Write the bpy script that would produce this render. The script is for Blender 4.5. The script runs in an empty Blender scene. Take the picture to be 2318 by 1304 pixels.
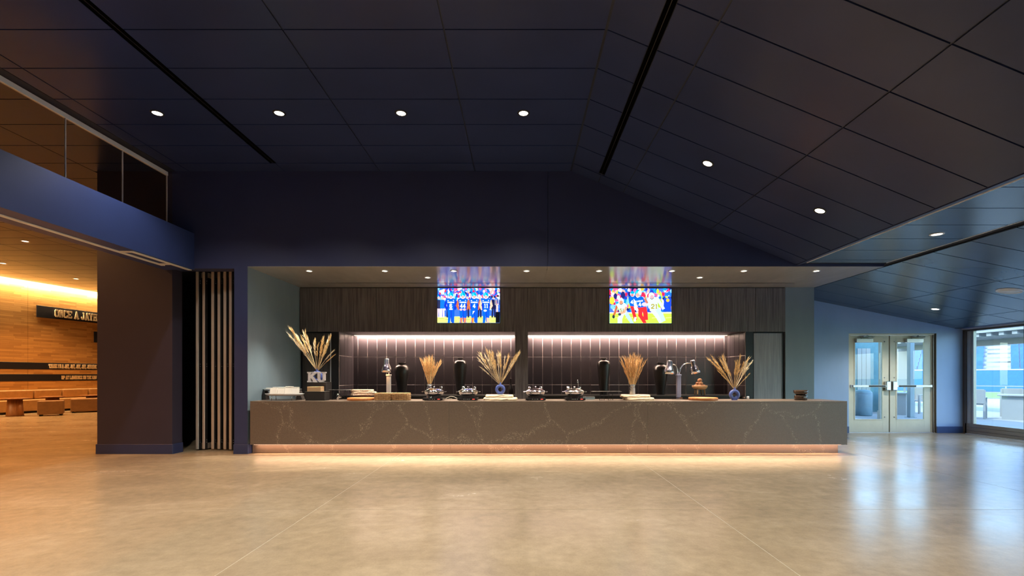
import bpy, bmesh, math, random
from mathutils import Vector, Matrix, Euler

# ---------------------------------------------------------------- camera, sky, sun, exposure
scene = bpy.context.scene
COL = scene.collection
F = 1100.0                      # focal length in pixels of the 2318 px wide frame
CX, CY, EYE = 1177.0, 850.0, 1.32
cam_d = bpy.data.cameras.new('camera')
cam = bpy.data.objects.new('camera', cam_d)
COL.objects.link(cam)
cam.location = (0, 0, EYE)
cam.rotation_euler = (math.pi / 2, 0, 0)
cam_d.sensor_fit = 'HORIZONTAL'
cam_d.sensor_width = 36.0
cam_d.lens = F / 2318 * 36.0
cam_d.shift_x = (1159 - CX) / 2318
cam_d.shift_y = (CY - 652) / 2318
cam_d.clip_start = 0.05
cam_d.clip_end = 400
scene.camera = cam

world = bpy.data.worlds.new('sky')
scene.world = world
world.use_nodes = True
wn = world.node_tree
wn.nodes.clear()
w_out = wn.nodes.new('ShaderNodeOutputWorld')
w_bg = wn.nodes.new('ShaderNodeBackground')
w_sky = wn.nodes.new('ShaderNodeTexSky')
w_sky.sky_type = 'NISHITA'
w_sky.sun_disc = False
w_sky.sun_elevation = math.radians(48)
w_sky.sun_rotation = math.radians(250)
w_sky.air_density = 1.0
w_sky.dust_density = 0.6
w_bg.inputs['Strength'].default_value = 1.55
wn.links.new(w_sky.outputs[0], w_bg.inputs['Color'])
wn.links.new(w_bg.outputs[0], w_out.inputs['Surface'])

sun_d = bpy.data.lights.new('sun', 'SUN')
sun_d.energy = 4.2
sun_d.angle = math.radians(0.6)
sun_d.color = (1.0, 0.96, 0.9)
sun = bpy.data.objects.new('sun', sun_d)
COL.objects.link(sun)
sun.rotation_euler = Vector((0.62, 0.22, -0.80)).to_track_quat('-Z', 'Y').to_euler()

vs = scene.view_settings
vs.view_transform = 'Standard'
vs.look = 'None'
vs.exposure = 0.0
vs.gamma = 1.0
vs.use_curve_mapping = False
cyc = scene.cycles
cyc.max_bounces = 8
cyc.diffuse_bounces = 4
cyc.glossy_bounces = 4
cyc.transmission_bounces = 6
cyc.transparent_max_bounces = 16
cyc.caustics_reflective = False
cyc.caustics_refractive = False
cyc.sample_clamp_indirect = 6.0
cyc.blur_glossy = 0.5

# ---------------------------------------------------------------- helpers
def X_(px, Y): return (px - CX) * Y / F
def Z_(py, Y): return EYE - (py - CY) * Y / F

MATS = {}
def mat(name, col, rough=0.5, metal=0.0, spec=0.5, var=0.0, scale=6.0, bump=0.0, bscale=60.0,
        stretch=(1, 1, 1), rvar=0.0, emis=None, estr=0.0, coat=0.0, detail=5.0):
    """Principled material with procedural colour variation and fine relief."""
    m = bpy.data.materials.new(name)
    m.use_nodes = True
    nt = m.node_tree
    b = nt.nodes['Principled BSDF']
    b.inputs['Base Color'].default_value = (*col, 1)
    b.inputs['Roughness'].default_value = rough
    b.inputs['Metallic'].default_value = metal
    b.inputs['Specular IOR Level'].default_value = spec
    b.inputs['Coat Weight'].default_value = coat
    geo = nt.nodes.new('ShaderNodeNewGeometry')
    mp = nt.nodes.new('ShaderNodeMapping')
    mp.inputs['Scale'].default_value = stretch
    nt.links.new(geo.outputs['Position'], mp.inputs['Vector'])
    nz = nt.nodes.new('ShaderNodeTexNoise')
    nz.inputs['Scale'].default_value = scale
    nz.inputs['Detail'].default_value = detail
    nz.inputs['Roughness'].default_value = 0.6
    nt.links.new(mp.outputs[0], nz.inputs['Vector'])
    if var > 0:
        rp = nt.nodes.new('ShaderNodeValToRGB')
        rp.color_ramp.elements[0].position = 0.3
        rp.color_ramp.elements[1].position = 0.7
        rp.color_ramp.elements[0].color = (*[c * (1 - var) for c in col], 1)
        rp.color_ramp.elements[1].color = (*[min(1, c * (1 + var)) for c in col], 1)
        nt.links.new(nz.outputs['Fac'], rp.inputs['Fac'])
        nt.links.new(rp.outputs['Color'], b.inputs['Base Color'])
    if rvar > 0:
        mr = nt.nodes.new('ShaderNodeMapRange')
        mr.inputs['From Min'].default_value = 0.3
        mr.inputs['From Max'].default_value = 0.7
        mr.inputs['To Min'].default_value = max(0.02, rough - rvar)
        mr.inputs['To Max'].default_value = rough + rvar
        nt.links.new(nz.outputs['Fac'], mr.inputs['Value'])
        nt.links.new(mr.outputs[0], b.inputs['Roughness'])
    if bump > 0:
        n2 = nt.nodes.new('ShaderNodeTexNoise')
        n2.inputs['Scale'].default_value = bscale
        n2.inputs['Detail'].default_value = 3
        nt.links.new(mp.outputs[0], n2.inputs['Vector'])
        bp = nt.nodes.new('ShaderNodeBump')
        bp.inputs['Strength'].default_value = bump
        bp.inputs['Distance'].default_value = 0.01
        nt.links.new(n2.outputs['Fac'], bp.inputs['Height'])
        nt.links.new(bp.outputs[0], b.inputs['Normal'])
    if emis is not None:
        b.inputs['Emission Color'].default_value = (*emis, 1)
        b.inputs['Emission Strength'].default_value = estr
    MATS[name] = m
    return m

def glass_mat(name, tint=(0.9, 0.95, 0.95), rough=0.0, refl=1.0):
    """Thin pane: clear with a fresnel reflection on both faces."""
    m = bpy.data.materials.new(name)
    m.use_nodes = True
    nt = m.node_tree
    nt.nodes.clear()
    out = nt.nodes.new('ShaderNodeOutputMaterial')
    tr = nt.nodes.new('ShaderNodeBsdfTransparent')
    tr.inputs['Color'].default_value = (*tint, 1)
    gl = nt.nodes.new('ShaderNodeBsdfGlossy')
    gl.inputs['Roughness'].default_value = rough
    fr = nt.nodes.new('ShaderNodeFresnel')
    fr.inputs['IOR'].default_value = 1.5
    mu = nt.nodes.new('ShaderNodeMath')
    mu.operation = 'MULTIPLY'
    mu.inputs[1].default_value = refl
    mx = nt.nodes.new('ShaderNodeMixShader')
    # the face a ray leaves by would reflect totally (there is no bend in a thin pane): it only lets through
    gm = nt.nodes.new('ShaderNodeNewGeometry')
    iv = nt.nodes.new('ShaderNodeMath')
    iv.operation = 'SUBTRACT'
    iv.inputs[0].default_value = 1.0
    m3 = nt.nodes.new('ShaderNodeMath')
    m3.operation = 'MULTIPLY'
    nt.links.new(gm.outputs['Backfacing'], iv.inputs[1])
    nt.links.new(fr.outputs[0], mu.inputs[0])
    nt.links.new(mu.outputs[0], m3.inputs[0])
    nt.links.new(iv.outputs[0], m3.inputs[1])
    nt.links.new(m3.outputs[0], mx.inputs['Fac'])
    nt.links.new(tr.outputs[0], mx.inputs[1])
    nt.links.new(gl.outputs[0], mx.inputs[2])
    nt.links.new(mx.outputs[0], out.inputs['Surface'])
    MATS[name] = m
    return m

def emit_mat(name, col, strength):
    m = bpy.data.materials.new(name)
    m.use_nodes = True
    nt = m.node_tree
    nt.nodes.clear()
    out = nt.nodes.new('ShaderNodeOutputMaterial')
    em = nt.nodes.new('ShaderNodeEmission')
    em.inputs['Color'].default_value = (*col, 1)
    em.inputs['Strength'].default_value = strength
    nt.links.new(em.outputs[0], out.inputs['Surface'])
    MATS[name] = m
    return m

# ---- bmesh shape builders
def new(): return bmesh.new()

def box(bm, x0, x1, y0, y1, z0, z1, bev=0.0, seg=2, mtx=None):
    t = bmesh.new()
    vs_ = [t.verts.new(p) for p in ((x0, y0, z0), (x1, y0, z0), (x1, y1, z0), (x0, y1, z0),
                                    (x0, y0, z1), (x1, y0, z1), (x1, y1, z1), (x0, y1, z1))]
    for f in ((3, 2, 1, 0), (4, 5, 6, 7), (0, 1, 5, 4), (1, 2, 6, 5), (2, 3, 7, 6), (3, 0, 4, 7)):
        t.faces.new([vs_[i] for i in f])
    if bev > 0:
        bmesh.ops.bevel(t, geom=list(t.edges), offset=bev, segments=seg, profile=0.6, affect='EDGES')
    merge(bm, t, mtx)

def merge(bm, t, mtx=None):
    if mtx is not None:
        bmesh.ops.transform(t, matrix=mtx, verts=list(t.verts))
    me = bpy.data.meshes.new('tmp')
    t.to_mesh(me)
    t.free()
    bm.from_mesh(me)
    bpy.data.meshes.remove(me)

def lathe(bm, prof, c=(0, 0, 0), seg=28, mtx=None, smooth=True, closed=False):
    t = bmesh.new()
    rings = []
    for r, z in prof:
        if r < 1e-5:
            rings.append([t.verts.new((c[0], c[1], c[2] + z))])
        else:
            rings.append([t.verts.new((c[0] + r * math.cos(2 * math.pi * i / seg),
                                       c[1] + r * math.sin(2 * math.pi * i / seg), c[2] + z)) for i in range(seg)])
    prs = list(zip(rings[:-1], rings[1:]))
    if closed: prs.append((rings[-1], rings[0]))
    for a, b in prs:
        for i in range(seg):
            j = (i + 1) % seg
            if len(a) == 1 and len(b) == 1: continue
            if len(a) == 1: f = t.faces.new((a[0], b[j], b[i]))
            elif len(b) == 1: f = t.faces.new((a[i], a[j], b[0]))
            else: f = t.faces.new((a[i], a[j], b[j], b[i]))
            f.smooth = smooth
    bmesh.ops.recalc_face_normals(t, faces=list(t.faces))
    merge(bm, t, mtx)

def tube(bm, pts, r, seg=8, r2=None, closed=False):
    pts = [Vector(p) for p in pts]
    n = len(pts)
    rings = []
    up = None
    for i, p in enumerate(pts):
        if closed: d = pts[(i + 1) % n] - pts[i - 1]
        else: d = pts[min(i + 1, n - 1)] - pts[max(i - 1, 0)]
        d.normalize()
        if up is None:
            up = Vector((0, 0, 1)) if abs(d.z) < 0.9 else Vector((1, 0, 0))
        s = d.cross(up).normalized()
        up = s.cross(d).normalized()
        rr = r if r2 is None else r + (r2 - r) * i / max(1, n - 1)
        rings.append([bm.verts.new(p + (s * math.cos(2 * math.pi * k / seg) + up * math.sin(2 * math.pi * k / seg)) * rr)
                      for k in range(seg)])
    prs = list(zip(rings[:-1], rings[1:]))
    if closed: prs.append((rings[-1], rings[0]))
    for a, b in prs:
        for k in range(seg):
            j = (k + 1) % seg
            f = bm.faces.new((a[k], a[j], b[j], b[k]))
            f.smooth = True
    if not closed:
        bm.faces.new(rings[0][::-1])
        bm.faces.new(rings[-1])

def prism_xz(bm, poly, y0, y1):
    a = [bm.verts.new((x, y0, z)) for x, z in poly]
    b = [bm.verts.new((x, y1, z)) for x, z in poly]
    n = len(poly)
    bm.faces.new(a)
    bm.faces.new(b[::-1])
    for i in range(n):
        j = (i + 1) % n
        bm.faces.new((a[j], a[i], b[i], b[j]))

def prism_xy(bm, poly, z0, z1):
    a = [bm.verts.new((x, y, z0)) for x, y in poly]
    b = [bm.verts.new((x, y, z1)) for x, y in poly]
    n = len(poly)
    bm.faces.new(a[::-1])
    bm.faces.new(b)
    for i in range(n):
        j = (i + 1) % n
        bm.faces.new((a[i], a[j], b[j], b[i]))

def mesh_of(name, bm, m):
    bmesh.ops.recalc_face_normals(bm, faces=list(bm.faces))
    me = bpy.data.meshes.new(name)
    bm.to_mesh(me)
    bm.free()
    if m is not None:
        me.materials.append(MATS[m] if isinstance(m, str) else m)
    return me

def obj(name, bm, m, parent=None, loc=(0, 0, 0), rot=(0, 0, 0)):
    me = bm if isinstance(bm, bpy.types.Mesh) else mesh_of(name, bm, m)
    o = bpy.data.objects.new(name, me)
    COL.objects.link(o)
    o.location = loc
    o.rotation_euler = rot
    if parent is not None: o.parent = parent
    return o

def tag(o, label, cat, group=None, kind=None):
    o['label'] = label
    o['category'] = cat
    if group: o['group'] = group
    if kind: o['kind'] = kind
    return o

def struct(name, bm, m, label, cat):
    return tag(obj(name, bm, m), label, cat, kind='structure')

def thing(name, label, cat, loc=(0, 0, 0), rotz=0.0, group=None):
    o = bpy.data.objects.new(name, None)
    o.empty_display_size = 0.1
    COL.objects.link(o)
    o.location = loc
    o.rotation_euler = (0, 0, rotz)
    return tag(o, label, cat, group)

def dup(root, loc, rotz=None, label=None):
    r = root.copy()
    COL.objects.link(r)
    r.location = loc
    if rotz is not None: r.rotation_euler = (0, 0, rotz)
    if label: r['label'] = label
    for ch in list(root.children):
        c = ch.copy()
        COL.objects.link(c)
        c.parent = r
        for g in ch.children:
            d = g.copy()
            COL.objects.link(d)
            d.parent = c
    return r

def light(name, kind, loc, power, col, parent=None, size=0.1, rot=(0, 0, 0), spot=None, blend=0.5, size_y=None):
    d = bpy.data.lights.new(name, kind)
    d.energy = power
    d.color = col
    if kind == 'AREA':
        d.size = size
        if size_y:
            d.shape = 'RECTANGLE'
            d.size_y = size_y
    else:
        d.shadow_soft_size = size
    if kind == 'SPOT':
        d.spot_size = math.radians(spot)
        d.spot_blend = blend
    o = bpy.data.objects.new(name, d)
    COL.objects.link(o)
    o.location = loc
    o.rotation_euler = rot
    if parent is not None: o.parent = parent
    return o

# ---------------------------------------------------------------- materials
NAVY = (0.024, 0.033, 0.098)
mat('navy_paint', NAVY, 0.45, var=0.06, scale=2.5, bump=0.05, bscale=90)
mat('amberlit_navy', (0.031, 0.027, 0.052), 0.45, var=0.06, scale=2.5, bump=0.05, bscale=90)  # wall navy shifted warmer: the amber lobby light is put into the colour
mat('beam_paint', (0.024, 0.042, 0.15), 0.5, var=0.05, scale=2.0, bump=0.05, bscale=90)
mat('daylit_blue_paint', (0.33, 0.475, 0.75), 0.42, var=0.06, scale=1.6, stretch=(1, 1, 0.4), bump=0.04, bscale=90)  # window daylight and sheen painted in as a lighter blue base
mat('navy_base', (0.06, 0.105, 0.25), 0.35, var=0.05)
mat('grey_paint', (0.175, 0.245, 0.31), 0.36, var=0.08, scale=2.0, stretch=(1, 1, 0.3), bump=0.03, bscale=70)
mat('soffit_paint', (0.29, 0.295, 0.295), 0.17, var=0.06, scale=3.0, stretch=(1, 0.4, 1), rvar=0.05)
mat('ceiling_tile', (0.019, 0.031, 0.098), 0.30, spec=0.3, var=0.10, scale=1.2, detail=2)
mat('windowlit_tile', (0.050, 0.085, 0.135), 0.26, spec=0.6, var=0.08, scale=1.2, detail=2)  # lighter blue than ceiling_tile: the windows' reflection is painted into the colour
mat('ceiling_grid', (0.012, 0.016, 0.032), 0.5)
mat('void_black', (0.002, 0.002, 0.002), 1.0, spec=0.0)
mat('black', (0.008, 0.008, 0.010), 0.4, var=0.1)
mat('pocket_dark', (0.010, 0.012, 0.024), 0.7, var=0.1)
mat('black_metal', (0.012, 0.012, 0.013), 0.35, spec=0.5, var=0.1)
mat('joint_filler', (0.62, 0.56, 0.46), 0.6, var=0.1)
mat('white_metal', (0.86, 0.88, 0.92), 0.4, var=0.03)
mat('aluminium', (0.60, 0.52, 0.46), 0.32, metal=0.45, var=0.05, scale=20, stretch=(4, 4, 0.2))
mat('dark_gasket', (0.012, 0.012, 0.014), 0.6)
mat('chrome', (0.82, 0.82, 0.84), 0.06, metal=1.0, rvar=0.02)
mat('steel', (0.55, 0.55, 0.57), 0.28, metal=1.0, rvar=0.05)
mat('silver', (0.66, 0.67, 0.70), 0.30, metal=0.5, var=0.05)
mat('door_paint', (0.72, 0.69, 0.56), 0.4, var=0.04)
mat('bronze_frame', (0.13, 0.105, 0.09), 0.35, metal=0.3, var=0.08)
mat('rail_frame', (0.26, 0.225, 0.20), 0.35, metal=0.2, var=0.05)
mat('light_frame', (0.42, 0.40, 0.36), 0.35, metal=0.3, var=0.05)
mat('white_trim', (0.75, 0.74, 0.72), 0.5)
glass_mat('glass_clear', (0.86, 0.95, 0.96))
glass_mat('glass_dark', (0.80, 0.80, 0.78))
glass_mat('glass_folded', (0.25, 0.27, 0.30))
emit_mat('lamp_glow', (1.0, 0.90, 0.74), 9.0)
emit_mat('lamp_glow_warm', (1.0, 0.82, 0.55), 7.0)

def wood_mat(name, dark, light_, rough, sc=(48, 48, 1.5), spec=0.5):
    """Vertical straight grain."""
    m = bpy.data.materials.new(name)
    m.use_nodes = True
    nt = m.node_tree
    b = nt.nodes['Principled BSDF']
    b.inputs['Roughness'].default_value = rough
    b.inputs['Specular IOR Level'].default_value = spec
    geo = nt.nodes.new('ShaderNodeNewGeometry')
    mp = nt.nodes.new('ShaderNodeMapping')
    mp.inputs['Scale'].default_value = sc
    nt.links.new(geo.outputs['Position'], mp.inputs['Vector'])
    nz = nt.nodes.new('ShaderNodeTexNoise')
    nz.inputs['Scale'].default_value = 1.0
    nz.inputs['Detail'].default_value = 8
    nz.inputs['Roughness'].default_value = 0.65
    nt.links.new(mp.outputs[0], nz.inputs['Vector'])
    rp = nt.nodes.new('ShaderNodeValToRGB')
    rp.color_ramp.elements[0].position = 0.36
    rp.color_ramp.elements[0].color = (*dark, 1)
    rp.color_ramp.elements[1].position = 0.66
    rp.color_ramp.elements[1].color = (*light_, 1)
    nt.links.new(nz.outputs['Fac'], rp.inputs['Fac'])
    nt.links.new(rp.outputs['Color'], b.inputs['Base Color'])
    bp = nt.nodes.new('ShaderNodeBump')
    bp.inputs['Strength'].default_value = 0.15
    bp.inputs['Distance'].default_value = 0.004
    nt.links.new(nz.outputs['Fac'], bp.inputs['Height'])
    nt.links.new(bp.outputs[0], b.inputs['Normal'])
    MATS[name] = m
    return m
wood_mat('dark_wood', (0.062, 0.057, 0.061), (0.165, 0.152, 0.160), 0.38)
wood_mat('darker_wood', (0.026, 0.023, 0.023), (0.066, 0.058, 0.058), 0.40)
wood_mat('grey_wood', (0.20, 0.225, 0.27), (0.31, 0.34, 0.40), 0.36)
wood_mat('warm_wood', (0.30, 0.10, 0.025), (0.52, 0.20, 0.06), 0.4, sc=(3, 24, 24))
wood_mat('pedestal_wood', (0.20, 0.075, 0.02), (0.36, 0.15, 0.045), 0.4, sc=(14, 14, 2))
wood_mat('pale_wood', (0.36, 0.20, 0.10), (0.58, 0.36, 0.19), 0.5, sc=(12, 30, 30))

def plank_mat(name):
    """Horizontal oak strips, running along the object's own length (local x) and height (local z)."""
    m = bpy.data.materials.new(name)
    m.use_nodes = True
    nt = m.node_tree
    b = nt.nodes['Principled BSDF']
    b.inputs['Roughness'].default_value = 0.5
    tc = nt.nodes.new('ShaderNodeTexCoord')
    sp = nt.nodes.new('ShaderNodeSeparateXYZ')
    cb = nt.nodes.new('ShaderNodeCombineXYZ')
    nt.links.new(tc.outputs['Object'], sp.inputs[0])
    nt.links.new(sp.outputs['X'], cb.inputs['X'])
    nt.links.new(sp.outputs['Z'], cb.inputs['Y'])
    br = nt.nodes.new('ShaderNodeTexBrick')
    br.offset = 0.37
    br.offset_frequency = 2
    br.squash = 0.7
    br.squash_frequency = 3
    br.inputs['Color1'].default_value = (0.62, 0.37, 0.145, 1)
    br.inputs['Color2'].default_value = (0.36, 0.185, 0.062, 1)
    br.inputs['Mortar'].default_value = (0.34, 0.17, 0.055, 1)
    br.inputs['Scale'].default_value = 1.0
    br.inputs['Mortar Size'].default_value = 0.002
    br.inputs['Bias'].default_value = -0.25
    br.inputs['Brick Width'].default_value = 0.62
    br.inputs['Row Height'].default_value = 0.068
    nt.links.new(cb.outputs[0], br.inputs['Vector'])
    mp = nt.nodes.new('ShaderNodeMapping')
    mp.inputs['Scale'].default_value = (2.2, 40, 1)
    nt.links.new(cb.outputs[0], mp.inputs['Vector'])
    nz = nt.nodes.new('ShaderNodeTexNoise')
    nz.inputs['Scale'].default_value = 1.0
    nz.inputs['Detail'].default_value = 6
    nt.links.new(mp.outputs[0], nz.inputs['Vector'])
    mr = nt.nodes.new('ShaderNodeMapRange')
    mr.inputs['To Min'].default_value = 0.72
    mr.inputs['To Max'].default_value = 1.28
    nt.links.new(nz.outputs['Fac'], mr.inputs['Value'])
    hs = nt.nodes.new('ShaderNodeHueSaturation')
    nt.links.new(mr.outputs[0], hs.inputs['Value'])
    nt.links.new(br.outputs['Color'], hs.inputs['Color'])
    nt.links.new(hs.outputs['Color'], b.inputs['Base Color'])
    MATS[name] = m
plank_mat('oak_strips')

def concrete_floor():
    m = bpy.data.materials.new('polished_concrete')
    m.use_nodes = True
    nt = m.node_tree
    b = nt.nodes['Principled BSDF']
    geo = nt.nodes.new('ShaderNodeNewGeometry')
    def noise(sc, det, st=(1, 1, 1), dist=0.0):
        mp = nt.nodes.new('ShaderNodeMapping')
        mp.inputs['Scale'].default_value = st
        nt.links.new(geo.outputs['Position'], mp.inputs['Vector'])
        n = nt.nodes.new('ShaderNodeTexNoise')
        n.inputs['Scale'].default_value = sc
        n.inputs['Detail'].default_value = det
        n.inputs['Roughness'].default_value = 0.62
        n.inputs['Distortion'].default_value = dist
        nt.links.new(mp.outputs[0], n.inputs['Vector'])
        return n
    big = noise(0.8, 6, (1, 1.6, 1), 0.6)
    fine = noise(9, 8)
    speck = noise(70, 4)
    rp = nt.nodes.new('ShaderNodeValToRGB')
    e = rp.color_ramp.elements
    e[0].position = 0.25; e[0].color = (0.325, 0.255, 0.175, 1)
    e[1].position = 0.72; e[1].color = (0.46, 0.372, 0.262, 1)
    k = e.new(0.50); k.color = (0.375, 0.297, 0.198, 1)
    nt.links.new(big.outputs['Fac'], rp.inputs['Fac'])
    def mul(colsock, n, lo, hi, fmin=0.3, fmax=0.7):
        mr = nt.nodes.new('ShaderNodeMapRange')
        mr.inputs['From Min'].default_value = fmin
        mr.inputs['From Max'].default_value = fmax
        mr.inputs['To Min'].default_value = lo
        mr.inputs['To Max'].default_value = hi
        nt.links.new(n.outputs['Fac'], mr.inputs['Value'])
        mx = nt.nodes.new('ShaderNodeMix')
        mx.data_type = 'RGBA'
        mx.blend_type = 'MULTIPLY'
        mx.inputs['Factor'].default_value = 1.0
        nt.links.new(colsock, mx.inputs['A'])
        nt.links.new(mr.outputs[0], mx.inputs['B'])
        return mx.outputs['Result']
    c = mul(rp.outputs['Color'], fine, 0.86, 1.12)
    c = mul(c, speck, 0.93, 1.05)
    nt.links.new(c, b.inputs['Base Color'])
    mr = nt.nodes.new('ShaderNodeMapRange')
    mr.inputs['From Min'].default_value = 0.3
    mr.inputs['From Max'].default_value = 0.7
    mr.inputs['To Min'].default_value = 0.20
    mr.inputs['To Max'].default_value = 0.28
    nt.links.new(big.outputs['Fac'], mr.inputs['Value'])
    nt.links.new(mr.outputs[0], b.inputs['Roughness'])
    b.inputs['Specular IOR Level'].default_value = 0.55
    MATS['polished_concrete'] = m
concrete_floor()

def quartz():
    """Brown-grey engineered stone with fine broken cream veins."""
    m = bpy.data.materials.new('quartz')
    m.use_nodes = True
    nt = m.node_tree
    b = nt.nodes['Principled BSDF']
    b.inputs['Roughness'].default_value = 0.32
    geo = nt.nodes.new('ShaderNodeNewGeometry')
    n1 = nt.nodes.new('ShaderNodeTexNoise')
    n1.inputs['Scale'].default_value = 1.7
    n1.inputs['Detail'].default_value = 3
    nt.links.new(geo.outputs['Position'], n1.inputs['Vector'])
    n2 = nt.nodes.new('ShaderNodeTexNoise')
    n2.inputs['Scale'].default_value = 22
    n2.inputs['Detail'].default_value = 3
    nt.links.new(geo.outputs['Position'], n2.inputs['Vector'])
    def off(v, n, amt):
        s = nt.nodes.new('ShaderNodeVectorMath'); s.operation = 'SUBTRACT'
        s.inputs[1].default_value = (0.5, 0.5, 0.5)
        nt.links.new(n.outputs['Color'], s.inputs[0])
        k = nt.nodes.new('ShaderNodeVectorMath'); k.operation = 'SCALE'
        k.inputs['Scale'].default_value = amt
        nt.links.new(s.outputs[0], k.inputs[0])
        a = nt.nodes.new('ShaderNodeVectorMath'); a.operation = 'ADD'
        nt.links.new(v, a.inputs[0]); nt.links.new(k.outputs[0], a.inputs[1])
        return a.outputs[0]
    v = off(geo.outputs['Position'], n1, 0.5)
    v = off(v, n2, 0.05)
    vo = nt.nodes.new('ShaderNodeTexVoronoi')
    vo.feature = 'DISTANCE_TO_EDGE'
    vo.inputs['Scale'].default_value = 1.05
    nt.links.new(v, vo.inputs['Vector'])
    r1 = nt.nodes.new('ShaderNodeValToRGB')
    r1.color_ramp.elements[0].position = 0.0; r1.color_ramp.elements[0].color = (1, 1, 1, 1)
    r1.color_ramp.elements[1].position = 0.038; r1.color_ramp.elements[1].color = (0, 0, 0, 1)
    nt.links.new(vo.outputs['Distance'], r1.inputs['Fac'])
    # break the veins into grains
    v2 = nt.nodes.new('ShaderNodeTexVoronoi')
    v2.feature = 'DISTANCE_TO_EDGE'
    v2.inputs['Scale'].default_value = 70
    nt.links.new(off(geo.outputs['Position'], n2, 0.03), v2.inputs['Vector'])
    r2 = nt.nodes.new('ShaderNodeValToRGB')
    r2.color_ramp.elements[0].position = 0.03; r2.color_ramp.elements[0].color = (1, 1, 1, 1)
    r2.color_ramp.elements[1].position = 0.11; r2.color_ramp.elements[1].color = (0, 0, 0, 1)
    nt.links.new(v2.outputs['Distance'], r2.inputs['Fac'])
    n3 = nt.nodes.new('ShaderNodeTexNoise')
    n3.inputs['Scale'].default_value = 60
    n3.inputs['Detail'].default_value = 2
    nt.links.new(geo.outputs['Position'], n3.inputs['Vector'])
    r3 = nt.nodes.new('ShaderNodeValToRGB')
    r3.color_ramp.elements[0].position = 0.50
    r3.color_ramp.elements[1].position = 0.60
    nt.links.new(n3.outputs['Fac'], r3.inputs['Fac'])
    m1 = nt.nodes.new('ShaderNodeMath'); m1.operation = 'MULTIPLY'
    nt.links.new(r1.outputs['Color'], m1.inputs[0]); nt.links.new(r2.outputs['Color'], m1.inputs[1])
    m2 = nt.nodes.new('ShaderNodeMath'); m2.operation = 'MULTIPLY'
    nt.links.new(m1.outputs[0], m2.inputs[0]); nt.links.new(r3.outputs['Color'], m2.inputs[1])
    nb = nt.nodes.new('ShaderNodeTexNoise')
    nb.inputs['Scale'].default_value = 140
    nt.links.new(geo.outputs['Position'], nb.inputs['Vector'])
    rb = nt.nodes.new('ShaderNodeValToRGB')
    rb.color_ramp.elements[0].position = 0.35; rb.color_ramp.elements[0].color = (0.105, 0.078, 0.062, 1)
    rb.color_ramp.elements[1].position = 0.70; rb.color_ramp.elements[1].color = (0.15, 0.113, 0.092, 1)
    nt.links.new(nb.outputs['Fac'], rb.inputs['Fac'])
    mx = nt.nodes.new('ShaderNodeMix'); mx.data_type = 'RGBA'
    mx.inputs['B'].default_value = (0.43, 0.365, 0.295, 1)
    nt.links.new(m2.outputs[0], mx.inputs['Factor'])
    nt.links.new(rb.outputs['Color'], mx.inputs['A'])
    nt.links.new(mx.outputs['Result'], b.inputs['Base Color'])
    MATS['quartz'] = m
quartz()
# ================================================================ THE ROOM
YW = 8.17            # face of the navy wall
YB = 10.09           # back of the serving recess
YT = 10.96           # tiled wall of the niche
YD = 11.15           # wall with the double door
XG = 10.156          # glazed wall
CEIL = 4.75
SOF = 3.154          # underside of the recess soffit
Y0 = -8.0            # room end behind the camera
rng = random.Random(7)

# ---- floor: slabs with filled saw-cut joints
bm = new(); box(bm, -20.3, 10.35, Y0 - .2, 26.2, -0.30, -0.0015)
floor = struct('floor', bm, 'joint_filler', 'polished tan concrete floor with thin pale joints', 'floor')
xs = [-20.3, -13.58, -9.727, -5.87, -2.01, 1.847, 5.704, 10.35]
ys = [Y0 - .2, -3.988, 0.398, 4.784, 9.17, 13.556, 17.94, 26.2]
for i in range(len(xs) - 1):
    for j in range(len(ys) - 1):
        x0, x1, y0, y1 = xs[i], xs[i + 1], ys[j], ys[j + 1]
        if x0 > -6 and y0 > 9: y1 = YD + 0.14
        if x0 > -6 and y0 > 11: continue
        bm = new(); g = 0.0028
        box(bm, x0 + g, x1 - g, y0 + g, y1 - g, -0.2, 0.0)
        obj('slab', bm, 'polished_concrete', floor)

# ---- flat ceiling with metal panels
bm = new(); box(bm, -20.3, 0.85, Y0, 26.2, CEIL + 0.015, CEIL + 0.2)
ceiling = struct('ceiling', bm, 'ceiling_grid', 'flat dark navy ceiling of long metal panels', 'ceiling')
ROW = 0.6073
rows = [4.818 + ROW * k for k in range(-6, 27)]
GAP = 0.008
tile_cache = {}
def ctile(parent, xa, xb, ya, yb, name='ceiling_panel', loc=None, rot=(0, 0, 0), m='ceiling_tile'):
    w, d = round(xb - xa, 4), round(yb - ya, 4)
    key = (w, d, m)
    if key not in tile_cache:
        b_ = new(); box(b_, -w / 2 + GAP, w / 2 - GAP, -d / 2 + GAP, d / 2 - GAP, 0.0, 0.016)
        tile_cache[key] = mesh_of(name, b_, m)
    if loc is None: loc = ((xa + xb) / 2, (ya + yb) / 2, CEIL)
    return obj(name, tile_cache[key], None, parent, loc, rot)
SLOT_X = -3.985
cols = [0.85, -0.755, -2.355, -3.955, -5.555, -5.79]
for i in range(5):
    for r0 in rows:
        if r0 > YW: break
        r1 = min(r0 + ROW, YW)
        a, b_ = cols[i + 1], cols[i]
        if i == 3 and r1 < 7.95: b_ = SLOT_X - 0.045
        if i == 2 and r1 < 7.95: a = SLOT_X + 0.045
        ctile(ceiling, a, b_, r0, r1)
lob = [-5.98, -7.155, -8.755, -10.355, -11.955, -13.555, -15.155, -16.755, -18.355]
for i in range(len(lob) - 1):
    for r0 in rows:
        if r0 < 3.5 or r0 > 21.5: continue
        if i == 0 and r0 > YW: continue
        r1 = r0 + ROW
        if i == 0: r1 = min(r1, YW)
        if i < 4 and r0 > 14: continue
        ctile(ceiling, lob[i + 1], lob[i], r0, r1)

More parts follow.
